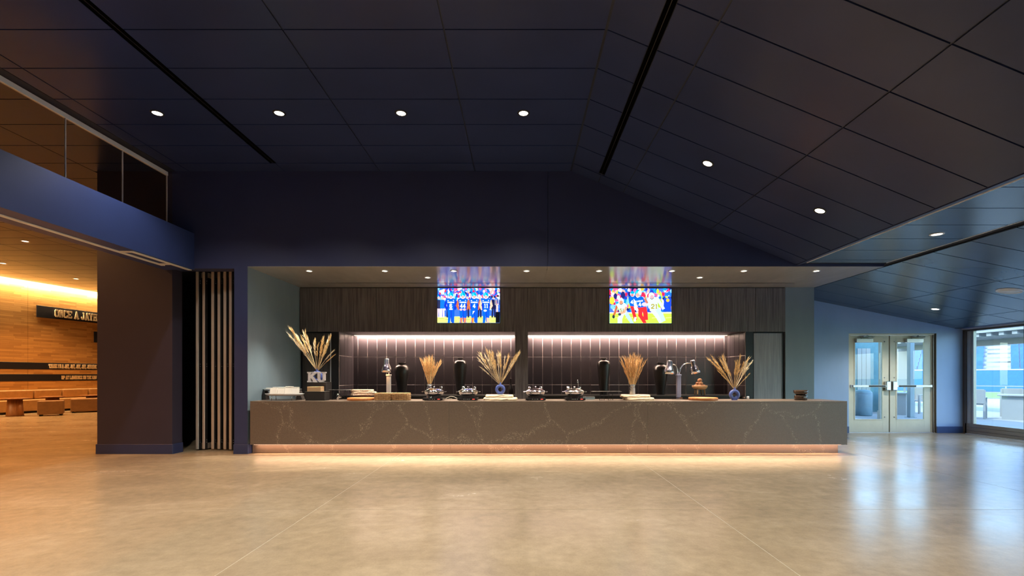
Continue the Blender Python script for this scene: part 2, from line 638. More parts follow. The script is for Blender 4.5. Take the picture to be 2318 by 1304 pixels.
# ---- sloped ceiling right of the ridge
A_UP = math.atan2(CEIL - 3.182, 4.64 - 0.862)
def slope_z(x): return CEIL - (x - 0.862) * math.tan(A_UP)
def slope_ceiling(xa, za, xb, zb, y0, y1, label):
    bm_ = new()
    prism_xz(bm_, [(xa, za + 0.016), (xb, zb + 0.016), (xb, zb + 0.18), (xa, za + 0.18)], y0, y1)
    return struct('ceiling', bm_, 'ceiling_grid', label, 'ceiling')
ceil_up = slope_ceiling(0.85, CEIL + .003, 4.66, slope_z(4.66), Y0, YW + 0.2, 'steep dark navy ceiling slope falling towards the glazed side')
def stile(parent, xa, za, xb, zb, ya, yb, m='ceiling_tile'):
    ang = math.atan2(za - zb, xb - xa)
    L = math.hypot(xb - xa, zb - za)
    ctile(parent, 0, L, ya, yb, loc=((xa + xb) / 2, (ya + yb) / 2, (za + zb) / 2), rot=(0, ang, 0), m=m)
ups = [0.862, 1.315, 1.731, 3.202, 4.64]
for i in range(4):
    for r0 in rows:
        if r0 > YW: break
        r1 = min(r0 + ROW, YW)
        a, b_ = ups[i], ups[i + 1]
        if r1 < 7.95:
            if i == 0: b_ = 1.275
            if i == 1: a = 1.355
        stile(ceil_up, a, slope_z(a), b_, slope_z(b_), r0, r1)

# ---- linear slot diffusers in the ceiling
def slot_diffuser(label, xc, zc, ang, y1):
    t = thing('slot_diffuser', label, 'air diffuser', (xc, 0, zc), 0)
    t.rotation_euler = (0, ang, 0)
    b_ = new(); box(b_, -0.044, 0.044, -1.0, y1, 0.006, 0.009); obj('slot_back', b_, 'void_black', t)
    for s in (-1, 1):
        b_ = new(); box(b_, s * 0.041 - 0.003, s * 0.041 + 0.003, -1.0, y1, -0.004, 0.009); obj('slot_edge', b_, 'void_black', t)
    b_ = new(); box(b_, -0.003, 0.003, -1.0, y1, 0.0, 0.0075); obj('blade', b_, 'black_metal', t)
slot_diffuser('long black slot diffuser in the flat ceiling above the folding doors', SLOT_X, CEIL, 0, 7.85)
slot_diffuser('long black slot diffuser in the sloped ceiling next to the ridge', 1.315, slope_z(1.315), A_UP, 7.82)

# ---- flat band between the two slopes
ZF = 3.188
bm = new(); box(bm, 4.64, 6.13, Y0, YW + .2, ZF + 0.013, ZF + 0.2)
ceil_mid = struct('ceiling', bm, 'ceiling_grid', 'flat low ceiling strip between the two sloped ceilings', 'ceiling')
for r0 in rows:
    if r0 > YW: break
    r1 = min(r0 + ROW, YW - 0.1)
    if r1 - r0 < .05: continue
    ctile(ceil_mid, 4.76, 6.075, r0, r1, loc=((4.76 + 6.075) / 2, (r0 + r1) / 2, ZF), m='windowlit_tile')
bm = new(); box(bm, 4.645, 4.70, Y0, YW - .001, ZF - 0.012, ZF + 0.02)
struct('trim_1', bm, 'navy_paint', 'narrow blue edge trim under the steep ceiling slope', 'trim')
bm = new(); box(bm, 4.755, 4.762, Y0, YW - .11, ZF - 0.004, ZF + 0.014)
struct('trim_2', bm, 'white_metal', 'thin pale trim beside the black ceiling slot', 'trim')
bm = new(); box(bm, 6.075, 6.085, Y0, YW - .11, ZF - 0.004, ZF + 0.014)
struct('trim_3', bm, 'white_metal', 'thin pale trim along the top of the low ceiling slope', 'trim')

# ---- lower slope towards the glazed wall
def low_z(x): return 3.165 - (x - 6.124) * 0.199
XL1 = 9.994
ceil_low = slope_ceiling(6.13, low_z(6.13) + .01, XL1, low_z(XL1), Y0, YD + 0.2, 'low navy ceiling slope over the double door and the glazed wall')
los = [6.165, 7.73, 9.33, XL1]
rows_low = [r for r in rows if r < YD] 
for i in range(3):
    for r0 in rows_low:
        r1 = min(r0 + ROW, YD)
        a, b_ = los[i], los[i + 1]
        stile(ceil_low, a, low_z(a), b_, low_z(b_), r0, r1, 'windowlit_tile')
bm = new(); box(bm, XL1 - .01, XG + .3, Y0, YD + .2, low_z(XL1) - 0.002, low_z(XL1) + 0.35)
struct('trim_4', bm, 'navy_base', 'dark blue fascia strip above the glazed wall', 'trim')

# ---- the navy wall above the counter, the column and the door pocket
XCL, XCR, XP = -7.107, -5.845, -4.805
XR = -4.58           # left cheek of the recess
ZPK = 3.117
bm = new(); box(bm, XCL, XCR, YW, YW + 0.24, 0, CEIL + .01)
struct('wall_column', bm, 'amberlit_navy', 'dark full-height wall pier left of the folding doors', 'wall')
bm = new(); box(bm, XCR, XP, YW, YW + 0.24, ZPK, CEIL + .01); box(bm, XP, XR - .012, YW, YW + 0.24, 0, CEIL + .01); box(bm, XR - .0125, XR, YW, YW + .003, 0, SOF); box(bm, XR - .0125, XR, YW, YW + .24, SOF, CEIL + .01)
prism_xz(bm, [(XR, SOF), (0.465, SOF), (0.465, CEIL + .01), (XR, CEIL + .01)], YW, YW + 0.24)
struct('wall_back', bm, 'navy_paint', 'dark navy upper wall above the counter, wide left panel', 'wall')
bm = new()
prism_xz(bm, [(0.471, SOF), (6.124, SOF), (6.124, ZF + 0.012), (4.65, ZF + 0.012), (0.862, CEIL + .008), (0.471, CEIL + .01)], YW, YW + 0.24)
struct('wall_back', bm, 'navy_paint', 'dark navy gable wall panel under the ceiling slope', 'wall')
bm = new(); box(bm, 0.45, 0.486, YW + .05, YW + .2, SOF + .02, CEIL)
struct('trim_5', bm, 'black', 'thin dark joint between the two navy wall panels', 'trim')
# pocket behind the folding doors
bm = new()
box(bm, -6.75, -6.65, YW + .24, 10.25, 0, 3.25)
box(bm, -6.75, XR - .01, 10.15, 10.25, 0, 3.25)
box(bm, -6.65, XCR, YW + .235, YW + .245, 0, 3.25)
box(bm, XP, XP + .01, YW + .24, 10.15, 0, 3.25)
box(bm, -6.75, XR - .01, YW + .24, 10.25, 3.19, 3.3)
struct('wall_pocket', bm, 'pocket_dark', 'black lining of the pocket that holds the folding doors', 'wall')

def baseboard(side, pts_boxes, m, label):
    b_ = new()
    for q in pts_boxes: box(b_, *q, bev=0.003, seg=1)
    struct('baseboard_' + side, b_, m, label, 'baseboard')
BT = 0.016
baseboard('column', [(XCL - BT, XCR + BT, YW - BT, YW, 0, .165), (XCR, XCR + BT, YW, YW + .24, 0, .165), (XCL - BT, XCL, YW, YW + .24, 0, .165)],
          'navy_paint', 'dark baseboard around the wall pier')
baseboard('post', [(XP - BT * .4, XR + BT, YW - BT, YW, 0, .165), (XR, XR + BT, YW, YW + .2, 0, .165)], 'navy_paint', 'dark baseboard on the narrow post beside the counter')

# ---- recess: left cheek, soffit, grey return wall
bm = new(); box(bm, XR - .0115, XR, YW + .0035, YB + .1, 0.0, SOF + .05)
wl = struct('wall_recess', bm, 'grey_paint', 'grey-blue side wall of the serving recess behind the napkins', 'wall')
for k, (xa, xb) in enumerate(((XR, 0.465), (0.471, 6.124))):
    bm = new(); box(bm, xa, xb, YW + .0, YB + .12, SOF - .004, SOF + .0)
    box(bm, xa, xb, YW + .24, YB + .12, SOF, SOF + .15)
    s = struct('ceiling', bm, 'soffit_paint', ('glossy grey soffit above the napkins and players-in-a-row screen', 'glossy grey soffit above the running-players screen')[k], 'soffit')
bm = new(); box(bm, 0.46, 0.476, YW + .3, YB, SOF + .002, SOF + .01)
struct('trim_6', bm, 'black', 'thin dark joint across the grey soffit', 'trim')
XK = X_(1778, YB)
bm = new(); box(bm, XK, 6.108, YB, YD + .02, 0, SOF + .1)
struct('wall_return', bm, 'grey_paint', 'grey-blue return wall right of the wood panels', 'wall')

# ---- back of the recess: wood panels, doors, niches
ZN = 2.228
bm = new(); box(bm, X_(678, YB), XK, YB + .03, YB + .06, ZN + .0, SOF)
panels = struct('wall_panels', bm, 'black', 'dark wood veneer panels carrying the two televisions', 'wall panelling')
seams = [678, 852, 955, 1194, 1299, 1607, 1710.5, 1778]
for a, b_ in zip(seams[:-1], seams[1:]):
    bm = new(); box(bm, X_(a, YB) + .003, X_(b_, YB) - .003, YB, YB + .03, ZN, SOF - .02, bev=.002, seg=1)
    obj('panel', bm, 'dark_wood', panels)
XN0, XN1 = X_(767, YB), X_(1688, YB)
XPL, XPR = X_(1166, YB), X_(1195, YB)
# niche shell
bm = new()
box(bm, XN0 - .3, XN1 + .3, YB + .06, YT + .1, ZN + .0, ZN + .1)
box(bm, X_(678, YB) - .1, XN0 - .02, YB + .14, YB + .2, 0, ZN)
box(bm, XN1 + .02, XK, YB + .14, YB + .2, 0, ZN)
niche_ceiling = struct('ceiling', bm, 'black', 'dark lining over and beside the tiled niche', 'niche lining')
bm = new(); box(bm, XN0 - .16, XN0, YB + .004, YT, 0, ZN)
struct('wall_jamb', bm, 'black', 'black jamb left of the tiled niche', 'jamb')
bm = new(); box(bm, XN1, XN1 + .16, YB + .004, YT, 0, ZN)
struct('wall_jamb', bm, 'black', 'black jamb right of the tiled niche', 'jamb')
bm = new(); box(bm, XPL, XPR, YB, YT - .01, 0, ZN, bev=.002, seg=1)
struct('wall_pillar', bm, 'dark_wood', 'dark wood pier dividing the two tiled niches', 'pier')

mat('tile_glaze', (0.030, 0.026, 0.031), 0.28, var=0.12, scale=0.8, detail=1)
mat('grout', (0.62, 0.54, 0.50), 0.7, var=0.08)
bm = new(); box(bm, XN0 - .02, XPL + .05, YT, YT + .05, 0.85, ZN + .02)
nwall_a = struct('wall_niche', bm, 'grout', 'tall dark tiles in the niche with the round stone slabs and first urns', 'tiled wall')
bm = new(); box(bm, XPR - .05, XN1 + .02, YT, YT + .05, 0.85, ZN + .02)
nwall_b = struct('wall_niche', bm, 'grout', 'tall dark tiles in the niche with the double heat lamp', 'tiled wall')
bm = new(); box(bm, XN0 - .01, XN0 + .004, YB + .006, YT, 0.85, ZN)
nwall_c = struct('wall_niche', bm, 'grout', 'tiled cheek of the niche next to the dark cupboard door', 'tiled wall')
bm = new(); box(bm, XN1 - .004, XN1 + .01, YB + .006, YT, 0.85, ZN)
nwall_d = struct('wall_niche', bm, 'grout', 'tiled cheek of the niche next to the grey cupboard door', 'tiled wall')
TR = [(0.87, 1.111), (1.111, 1.7355), (1.7355, ZN - .002)]
TP, TG = 0.2155, 0.0045
tcache = {}
def wtile(parent, w, z0, z1, loc, rotz=0):
    key = (round(w, 4), round(z1 - z0, 4))
    if key not in tcache:
        b_ = new(); box(b_, -w / 2 + TG, w / 2 - TG, -.004, .012, TG, z1 - z0 - TG, bev=.0015, seg=1)
        tcache[key] = mesh_of('tile', b_, 'tile_glaze')
    obj('tile', tcache[key], None, parent, loc, (0, 0, rotz))
def tile_run(parent, edges, along, const, rotz):
    for a, b_ in zip(edges[:-1], edges[1:]):
        if b_ - a < .02: continue
        for z0, z1 in TR:
            c = (a + b_) / 2
            wtile(parent, b_ - a, z0, z1, (c, const, z0) if along == 'x' else (const, c, z0), rotz)
ea = [XN0 + .005] + [-3.653 + TP * k for k in range(17)] + [XPL + .0]
tile_run(nwall_a, [e for e in ea if e <= XPL + .001], 'x', YT - .004, 0)
eb = [XPR] + [0.294 + TP * k for k in range(21)] + [XN1 - .005]
tile_run(nwall_b, sorted(e for e in eb if e <= XN1), 'x', YT - .004, 0)
ec = [YB + .01, YB + .075] + [YB + .075 + TP * k for k in range(1, 4)] + [YT - .012]
tile_run(nwall_c, ec, 'y', XN0 + .008, math.pi / 2)
tile_run(nwall_d, ec, 'y', XN1 - .008, -math.pi / 2)

# cupboard doors either side of the niche
for px0, px1, m, lab in ((684, 747, 'darker_wood', 'tall dark wood cupboard door behind the blue ring vase'),
                         (1707.5, 1771, 'grey_wood', 'tall grey wood cupboard door beside the grey return wall')):
    t = thing('cupboard', lab, 'cupboard', (0, YB, 0))
    xa, xb = X_(px0, YB), X_(px1, YB)
    bm = new(); box(bm, xa - .03, xb + .03, .05, .13, 0, ZN - .01); obj('carcass', bm, 'black', t)
    bm = new(); box(bm, xa, xb, .02, .05, 0.02, ZN - .03, bev=.002, seg=1); obj('door', bm, m, t)
    bm = new(); box(bm, xb + .001, xb + .014, .012, .05, 0.02, ZN - .03); obj('edge_pull', bm, 'white_metal' if px0 < 1000 else 'black_metal', t)

# ---- beam, clerestory glazing, folding door tracks
XBF, XBL = -5.474, -5.98
ZB0, ZB1 = 3.095, 3.706
bm = new(); box(bm, XBL, XBF, Y0, YW, ZB0, ZB1)
struct('beam', bm, 'beam_paint', 'deep royal blue beam over the folding door opening', 'beam')
XCG = -5.934
bm = new(); box(bm, XCG + .002, -5.79, Y0, YW, CEIL - .001, CEIL + .014)
struct('trim_7', bm, 'pocket_dark', 'dark ceiling reveal beside the clerestory glazing', 'trim')
w1 = thing('window_1', 'clerestory glass band above the royal blue beam', 'window', (XCG, 0, 0)); w1['kind'] = 'structure'
bm = new(); box(bm, -.02, .02, Y0, YW - .002, CEIL - .072, CEIL - .012); obj('head_channel', bm, 'white_metal', w1)
bm = new(); box(bm, -.02, .02, Y0, YW - .002, ZB1 + .001, ZB1 + .02); obj('sill_channel', bm, 'white_metal', w1)
pv = []
yy = 8.163
while yy > 0: pv.append(yy); yy -= 0.9105
for k, y1 in enumerate(pv):
    bm = new(); box(bm, -.008, .008, y1 - .006, y1 + .006, ZB1 + .02, CEIL - .072); obj('mullion', bm, 'white_metal', w1)
    if k < len(pv) - 1:
        bm = new(); box(bm, -.005, .005, pv[k + 1] + .006, y1 - .006, ZB1 + .02, CEIL - .072); obj('pane', bm, 'glass_dark', w1)

t = thing('door_track', 'pale metal sliding track under the royal blue beam', 'track', (0, 0, ZB0))
def rail(pa, pb, w=.05):
    pa, pb = Vector(pa), Vector(pb)
    d = (pb - pa); L = d.length; a = math.atan2(d.y, d.x)
    b_ = new()
    for s in (-1, 0, 1):
        box(b_, 0, L, s * .022 - .006, s * .022 + .006, -.012, 0)
    box(b_, 0, L, -.03, .03, -.004, -.0005)
    obj('rail', b_, 'white_trim', t, (pa.x, pa.y, 0), (0, 0, a))
rail((-5.74, Y0 + .5), (-5.74, 7.82)); rail((-5.54, 6.92), (-5.54, 8.16))
rail((-5.71, 6.95), (-5.57, 6.95)); rail((-5.71, 7.72), (-5.57, 7.72))

# folding glass doors stacked in the pocket
def folding_leaf(px, yf, rz, label, L=0.86):
    t = thing('folding_door', label, 'folding door', (X_(px, yf), yf, 0), rz, 'folding glass doors in the pocket')
    H0, H1, T = 0.02, 3.15, .024
    b_ = new(); box(b_, -T, T, 0, .062, H0, H1, bev=.004, seg=1); obj('front_stile', b_, 'aluminium', t)
    b_ = new(); box(b_, -T, T, L - .062, L, H0, H1, bev=.004, seg=1); obj('rear_stile', b_, 'aluminium', t)
    b_ = new(); box(b_, -T, T, .062, L - .062, H1 - .085, H1, bev=.003, seg=1); obj('top_rail', b_, 'aluminium', t)
    b_ = new(); box(b_, -T, T, .062, L - .062, H0, H0 + .1, bev=.003, seg=1); obj('bottom_rail', b_, 'aluminium', t)
    b_ = new(); box(b_, -.006, .006, .062, L - .062, H0 + .1, H1 - .085); obj('pane', b_, 'glass_folded', t)
    b_ = new(); box(b_, T, T + .016, .004, .05, H0, H1); obj('gasket', b_, 'dark_gasket', t)
    for z in (.16, 1.5, 2.97):
        for dz in (-.02, .02):
            b_ = new(); lathe(b_, [(0, -.002), (.009, -.002), (.009, .003), (0, .003)], seg=8, mtx=Matrix.Translation((T + .017, .027, z + dz)) @ Matrix.Rotation(math.pi / 2, 4, 'Y'))
            obj('hinge_screw', b_, 'steel', t)
leaves = [(446, 8.56, .02, 'first leaf, beside the dark pier'), (460.5, 8.58, -.10, 'second leaf, its glass turned outwards'),
          (481, 8.57, .03, 'third leaf from the dark pier'), (495, 8.58, -.02, 'fourth leaf from the dark pier'),
          (508.5, 8.53, .02, 'fifth leaf from the dark pier'), (521, 8.53, 0, 'last leaf, beside the narrow post')]
for px, yf, rz, lab in leaves: folding_leaf(px, yf, rz, 'folded glass door with metal frame, ' + lab)

# ---- wall with the double door
DX0, DX1, DZ = 7.545, 9.56, 2.289
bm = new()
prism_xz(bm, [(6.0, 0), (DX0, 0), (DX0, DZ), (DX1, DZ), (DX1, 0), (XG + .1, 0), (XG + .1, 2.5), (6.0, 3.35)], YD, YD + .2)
struct('wall_door', bm, 'daylit_blue_paint', 'wall around the double glass door, daylight painted in as light blue', 'wall')
baseboard('door', [(6.11, DX0 - .0, YD - BT, YD, 0, .15), (DX1 - .0, XG, YD - BT, YD, 0, .15)], 'navy_base', 'blue baseboard either side of the double door')

def door_leaf(name, label, xa, xb, ga, gb, hinge_left):
    d = tag(thing(name, label, 'door', (0, YD + .06, 0)), label, 'door', kind='structure')
    b_ = new()
    z0, z1, q0, q1 = .01, 2.24, .302, 2.095
    box(b_, xa, ga, 0, .045, z0, z1, bev=.002, seg=1); box(b_, gb, xb, 0, .045, z0, z1, bev=.002, seg=1)
    box(b_, ga, gb, 0, .045, q1, z1); box(b_, ga, gb, 0, .045, z0, q0)
    obj('leaf_frame', b_, 'door_paint', d)
    b_ = new(); box(b_, ga, gb, .018, .026, q0, q1); obj('pane', b_, 'glass_clear', d)
    b_ = new()
    for q in ((ga - .008, ga + .014, q0, q1), (gb - .014, gb + .008, q0, q1), (ga, gb, q0 - .008, q0 + .012), (ga, gb, q1 - .012, q1 + .008)):
        box(b_, q[0], q[1], -.008, .0, q[2], q[3])
    obj('glazing_bead', b_, 'door_paint', d)
    lock = xb - .06 if hinge_left else xa + .06
    far = xa + .02 if hinge_left else xb - .02
    lo, hi = min(lock, far), max(lock, far)
    b_ = new(); box(b_, lo, hi, -.075, -.035, 1.05, 1.10, bev=.004, seg=1)
    bar = obj('push_bar', b_, 'silver', d)
    sx = (lo + .36, hi - .07) if hinge_left else (lo + .09, hi - .38)
    b_ = new(); box(b_, sx[0], sx[1], -.082, -.07, 1.058, 1.092); obj('touch_strip', b_, 'dark_gasket', bar)
    b_ = new(); box(b_, far - .03, far + .03, -.04, 0, 1.045, 1.105, bev=.004, seg=1); obj('end_bracket', b_, 'silver', bar)
    b_ = new(); box(b_, lock - .055, lock + .055, -.085, 0, .97, 1.185, bev=.02, seg=3); obj('lock_case', b_, 'steel', d)
    c0 = (xa + .10, xa + .48) if hinge_left else (xb - .60, xb - .22)
    b_ = new(); box(b_, c0[0], c0[1], -.07, 0, 2.075, 2.165, bev=.006, seg=2); cl = obj('door_closer', b_, 'silver', d)
    b_ = new(); tube(b_, [(c0[0] + .13, -.04, 2.165), (c0[0] + .12, -.04, 2.2), (c0[0] + .45, -.02, 2.205)], .011, 8)
    tube(b_, [(c0[0] + .12, -.045, 2.205), (c0[0] + .30, -.02, 2.235)], .011, 8); obj('closer_arm', b_, 'steel', cl)
    for z in (.36, 1.27, 2.1):
        b_ = new(); x = (gb + .045) if hinge_left else (ga - .045)
        lathe(b_, [(0, 0), (.014, .002), (.012, .012), (0, .016)], seg=10, mtx=Matrix.Translation((x, 0, z)) @ Matrix.Rotation(math.pi / 2, 4, 'X'))
        obj('bolt_head', b_, 'steel', d)
    return d
door_leaf('door_1', 'cream glass door leaf hinged next to the stone counter', 7.62, 8.508, 7.715, 8.365, True)
door_leaf('door_2', 'cream glass door leaf hinged next to the glazed wall', 8.535, 9.475, 8.68, 9.33, False)
bm = new()
box(bm, DX0 + .001, 7.612, YD + .045, YD + .15, 0, 2.285); box(bm, 9.482, DX1 - .001, YD + .045, YD + .15, 0, 2.285)
box(bm, 7.612, 9.482, YD + .045, YD + .15, 2.247, 2.285)
struct('trim_8', bm, 'door_paint', 'cream metal frame of the double door', 'door frame')
bm = new(); box(bm, DX1 - .012, DX1 - .001, YD + .001, YD + .045, 0, DZ - .005); box(bm, 9.50, 9.515, YD + .02, YD + .045, 0, 2.25)
struct('trim_9', bm, 'bronze_frame', 'dark bronze jamb strip of the double door', 'trim')
bm = new(); box(bm, DX0, DX1, YD + .02, YD + .16, -.001, .008)
struct('trim_10', bm, 'silver', 'metal threshold under the double door', 'threshold')

bm = new(); box(bm, 8.500, 8.543, YD + .108, YD + .116, .01, 2.24)
struct('trim_11', bm, 'dark_gasket', 'black meeting gasket between the two door leaves', 'trim')

# ---- glazed wall
w2 = thing('window_2', 'tall glazed wall with bronze frames beside the double door', 'window', (XG, 0, 0)); w2['kind'] = 'structure'
ZH = low_z(XL1) - .004
bm = new(); box(bm, 0, .14, Y0, YD, ZH - .07, ZH, bev=.003, seg=1); obj('head_frame', bm, 'bronze_frame', w2)
bm = new(); box(bm, -.03, -.001, Y0, YD, ZH - .03, ZH); obj('head_track', bm, 'silver', w2)
for z0, z1 in ((0.0, .075), (.08, .155), (.16, .236)):
    bm = new(); box(bm, 0, .12, Y0, YD - .06, z0, z1, bev=.003, seg=1); obj('sill_rail', bm, 'rail_frame', w2)
bm = new(); box(bm, -.09, -.002, Y0, YD - .16, 0.0, .016); obj('floor_track', bm, 'silver', w2)
bm = new(); box(bm, 0, .12, YD - .10, YD, 0, ZH - .07, bev=.003, seg=1); obj('jamb', bm, 'bronze_frame', w2)
bm = new(); box(bm, .005, .09, YD - .20, YD - .105, .236, ZH - .07, bev=.003, seg=1); obj('jamb', bm, 'light_frame', w2)
bm = new(); box(bm, .01, .08, YD - .255, YD - .205, .236, ZH - .07, bev=.003, seg=1); obj('stile', bm, 'light_frame', w2)
y1 = YD - .255
while y1 > Y0 + 1:
    y0 = y1 - 1.085
    bm = new(); box(bm, .035, .047, y0, y1, .236, ZH - .07); obj('pane', bm, 'glass_clear', w2)
    bm = new(); box(bm, .01, .08, y0 - .12, y0, .236, ZH - .07, bev=.003, seg=1); obj('stile', bm, 'bronze_frame', w2)
    y1 = y0 - .12
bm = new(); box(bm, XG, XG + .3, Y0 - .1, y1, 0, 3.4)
struct('wall_right', bm, 'daylit_blue_paint', 'short blue wall at the end of the glazing', 'wall')
bm = new(); box(bm, XG, XG + .35, Y0 - .2, YD + .4, ZH, 5.1)
struct('wall_parapet', bm, 'grey_paint', 'outer wall strip above the glazed wall', 'wall')

# ---- room ends out of view
bm = new(); box(bm, -20.3, XG + .3, Y0 - .2, Y0, 0, 5)
struct('wall_front', bm, 'navy_paint', 'navy wall at the near end of the hall', 'wall')
bm = new(); box(bm, -20.3, -20.1, Y0, 26.2, 0, 5)
struct('wall_left', bm, 'grey_paint', 'outer wall behind the oak lobby wall', 'wall')
bm = new(); box(bm, -20.3, XCL + 1.2, 26.0, 26.2, 0, 5); box(bm, XCL + .02, XCL + .2, YW + .24, 26.0, 0, 5)
struct('wall_far', bm, 'navy_paint', 'far end wall of the lobby', 'wall')

bm = new(); box(bm, XCL + .02, 6.2, YD + .22, YD + .4, 0, 5.1); box(bm, 6.2, XG + .3, YD + .22, YD + .4, 2.4, 5.1)  # unseen wall, added to stop sky light leaking in behind the recess
struct('wall_outer', bm, 'grey_paint', 'unseen outer wall behind the serving recess and above the double door, added against sky light', 'wall')
bm = new(); box(bm, -20.4, XG + .35, Y0 - .3, 26.3, 5.0, 5.15)  # unseen slab, added to shut sky light out of the cavity above the ceilings
struct('ceiling_roof', bm, 'grey_paint', 'unseen roof slab over the hall and lobby, added to keep sky light out', 'roof')

# ---- oak strip wall of the lobby
P1, P2 = Vector((-18.06, 16.88)), Vector((-17.50, 20.12))
UD = (P2 - P1).normalized()
ND = Vector((UD.y, -UD.x))         # towards the room
ANG = math.atan2(UD.y, UD.x)
def on_wall(px):
    """distance along the oak wall (from P1) where the sight line through column px meets it"""
    k = (px - CX) / F
    return (k * P1.y - P1.x) / (UD.x - k * UD.y)
oak = thing('wall_oak', 'warm oak strip wall of the lobby behind the banquette', 'wall', (P1.x, P1.y, 0), ANG)
oak['kind'] = 'structure'
sx = on_wall(63)
for a, b_ in ((-9, sx - 3.6), (sx - 3.6, sx), (sx, sx + 4.2), (sx + 4.2, 6.2)):
    bm = new(); box(bm, a + .004, b_ - .004, 0, .04, 0, CEIL - .002); obj('panel', bm, 'oak_strips', oak)
bm = new(); box(bm, -9, 6.2, .041, .1, 0, CEIL - .002); obj('backing', bm, 'black', oak)
# ================================================================ LIGHT FITTINGS
WARM = (1.0, 0.84, 0.64)
AMBER = (1.0, 0.44, 0.13)
NEUT = (1.0, 0.90, 0.76)
def downlight(label, loc, power, col, tilt=0.0, r=0.072, spot=120, group=None, glow='lamp_glow', blend=0.6, trim='black_metal'):
    t = thing('downlight', label, 'downlight', loc, 0, group)
    t.rotation_euler = (0, tilt, 0)
    b_ = new(); lathe(b_, [(r * .80, -.001), (r * .84, -.008), (r * 1.12, -.006), (r * 1.15, -.0005), (r * .8, -.0005)], seg=24)
    obj('trim_ring', b_, trim, t)
    b_ = new(); lathe(b_, [(0, -.003), (r * .81, -.003)], seg=24)
    obj('lens', b_, glow, t)
    light('lamp', 'SPOT', (0, 0, -.02), power, col, t, size=.05, spot=spot, blend=blend)
    return t
PW = 192
G1 = 'recessed downlights of the hall ceiling'
LBL = ['left of the long slot diffuser', 'right of the slot diffuser', 'second from the ceiling ridge', 'nearest the ceiling ridge']
yl = 3.43 * F / 594
for k, px in enumerate((356, 632, 908, 1185)):
    downlight('small round downlight in the flat navy ceiling, ' + LBL[k], (X_(px, yl), yl, CEIL), PW, NEUT, group=G1)
for (px, py), lab in zip(((1602, 370), (1856, 477)), ('higher one', 'lower one')):
    r_ = (CY - py) / (px - CX)
    x = (CEIL + .862 * math.tan(A_UP) - EYE) / (r_ + math.tan(A_UP))
    downlight('small round downlight in the steep ceiling slope, the ' + lab, (x, x * F / (px - CX), slope_z(x)), PW * .8, NEUT, A_UP, group=G1)
for yrow in (3.3, 0.3, -2.7, -5.7):
    for px in (356, 632, 908, 1185):
        downlight('small round downlight in the flat navy ceiling over the open hall floor', (X_(px, yl), yrow, CEIL), PW, NEUT, group='downlights of the near hall')
    for x in (2.47, 4.0):
        downlight('small round downlight in the steep slope over the open hall floor', (x, yrow, slope_z(x)), PW * .8, NEUT, A_UP, group='downlights of the near hall slope')
yq = (ZF - EYE) * F / (850 - 530)
downlight('white-trimmed downlight in the low flat ceiling strip', (X_(2121, yq), yq, ZF), 110, NEUT, trim='white_metal')
rr = (850 - 699.5) / (2117 - CX); xq = (3.165 + 6.124 * .199 - EYE) / (rr + .199)
downlight('white-trimmed downlight in the low slope before the double door', (xq, xq * F / (2117 - CX), low_z(xq)), 130, NEUT, math.atan(.199), trim='white_metal')
# ceiling loudspeaker in the low slope
rr = (850 - 658.5) / (2285 - CX); xq = (3.165 + 6.124 * .199 - EYE) / (rr + .199)
t = thing('ceiling_speaker', 'large round white loudspeaker in the low ceiling slope', 'loudspeaker', (xq, xq * F / (2285 - CX), low_z(xq)))
t.rotation_euler = (0, math.atan(.199), 0)
bm = new(); lathe(bm, [(.150, .01), (.150, -.008), (.168, -.010), (.172, .0), (.172, .012)], seg=40); obj('rim', bm, 'white_metal', t)
bm = new(); lathe(bm, [(0, -.004), (.15, -.002), (.15, .01)], seg=40); obj('grille', bm, 'white_trim', t)

# soffit downlights above the counter
ys1, ys2 = (SOF - EYE) * F / 237.5, (SOF - EYE) * F / 222.5
names = ['first of the front row, over the napkins', 'second of the front row, left of the players screen', 'over the players-in-a-row screen', 'left of the soffit joint',
         'right of the soffit joint', 'over the running-players screen', 'right of the running-players screen', 'last of the front row, over the black jar']
for px, lab in zip((700, 871, 1027, 1192, 1356, 1521, 1684, 1848), names):
    downlight('small soffit downlight, ' + lab, (X_(px, ys1), ys1, SOF - .006), 400, WARM, r=.055, spot=76, group='soffit downlights', trim='silver')
for px, lab in ((968, 'set back, left of the players screen'), (1584, 'set back, right of the running-players screen')):
    downlight('small soffit downlight, ' + lab, (X_(px, ys2), ys2, SOF - .006), 300, WARM, r=.055, spot=80, group='soffit downlights', trim='silver')
t = thing('linear_diffuser', 'thin black linear slot in the grey soffit before the wood panels', 'air diffuser', (0, 9.625, SOF - .005))
bm = new(); box(bm, X_(725, 9.625), .45, -.018, .018, -.001, .002); obj('slot', bm, 'black', t)
bm = new(); box(bm, .49, X_(1797, 9.625), -.018, .018, -.001, .002); obj('slot', bm, 'black', t)

# lobby downlights
for (px, py), lab in zip(((57, 546), (7, 596), (172, 631)), ('closest to the beam', 'over the first pedestal table', 'over the far end of the banquette')):
    y = 3.43 * F / (850 - py)
    downlight('amber downlight of the lobby ceiling, ' + lab, (X_(px, y), y, CEIL), 470, AMBER, r=.08, spot=120, group='lobby downlights', glow='lamp_glow_warm', trim='white_metal')
for x, y in ((-8.6, 12.5), (-8.6, 7.2), (-9.4, 2.5), (-8.8, -1), (-7.6, 4.4), (-13, 8), (-13, 2.5), (-16.2, 10.5), (-13, 19)):
    downlight('amber downlight of the lobby ceiling over the lobby floor', (x, y, CEIL), 500, AMBER, r=.08, spot=140, group='lobby downlights over the lobby floor', glow='lamp_glow_warm', trim='white_metal')

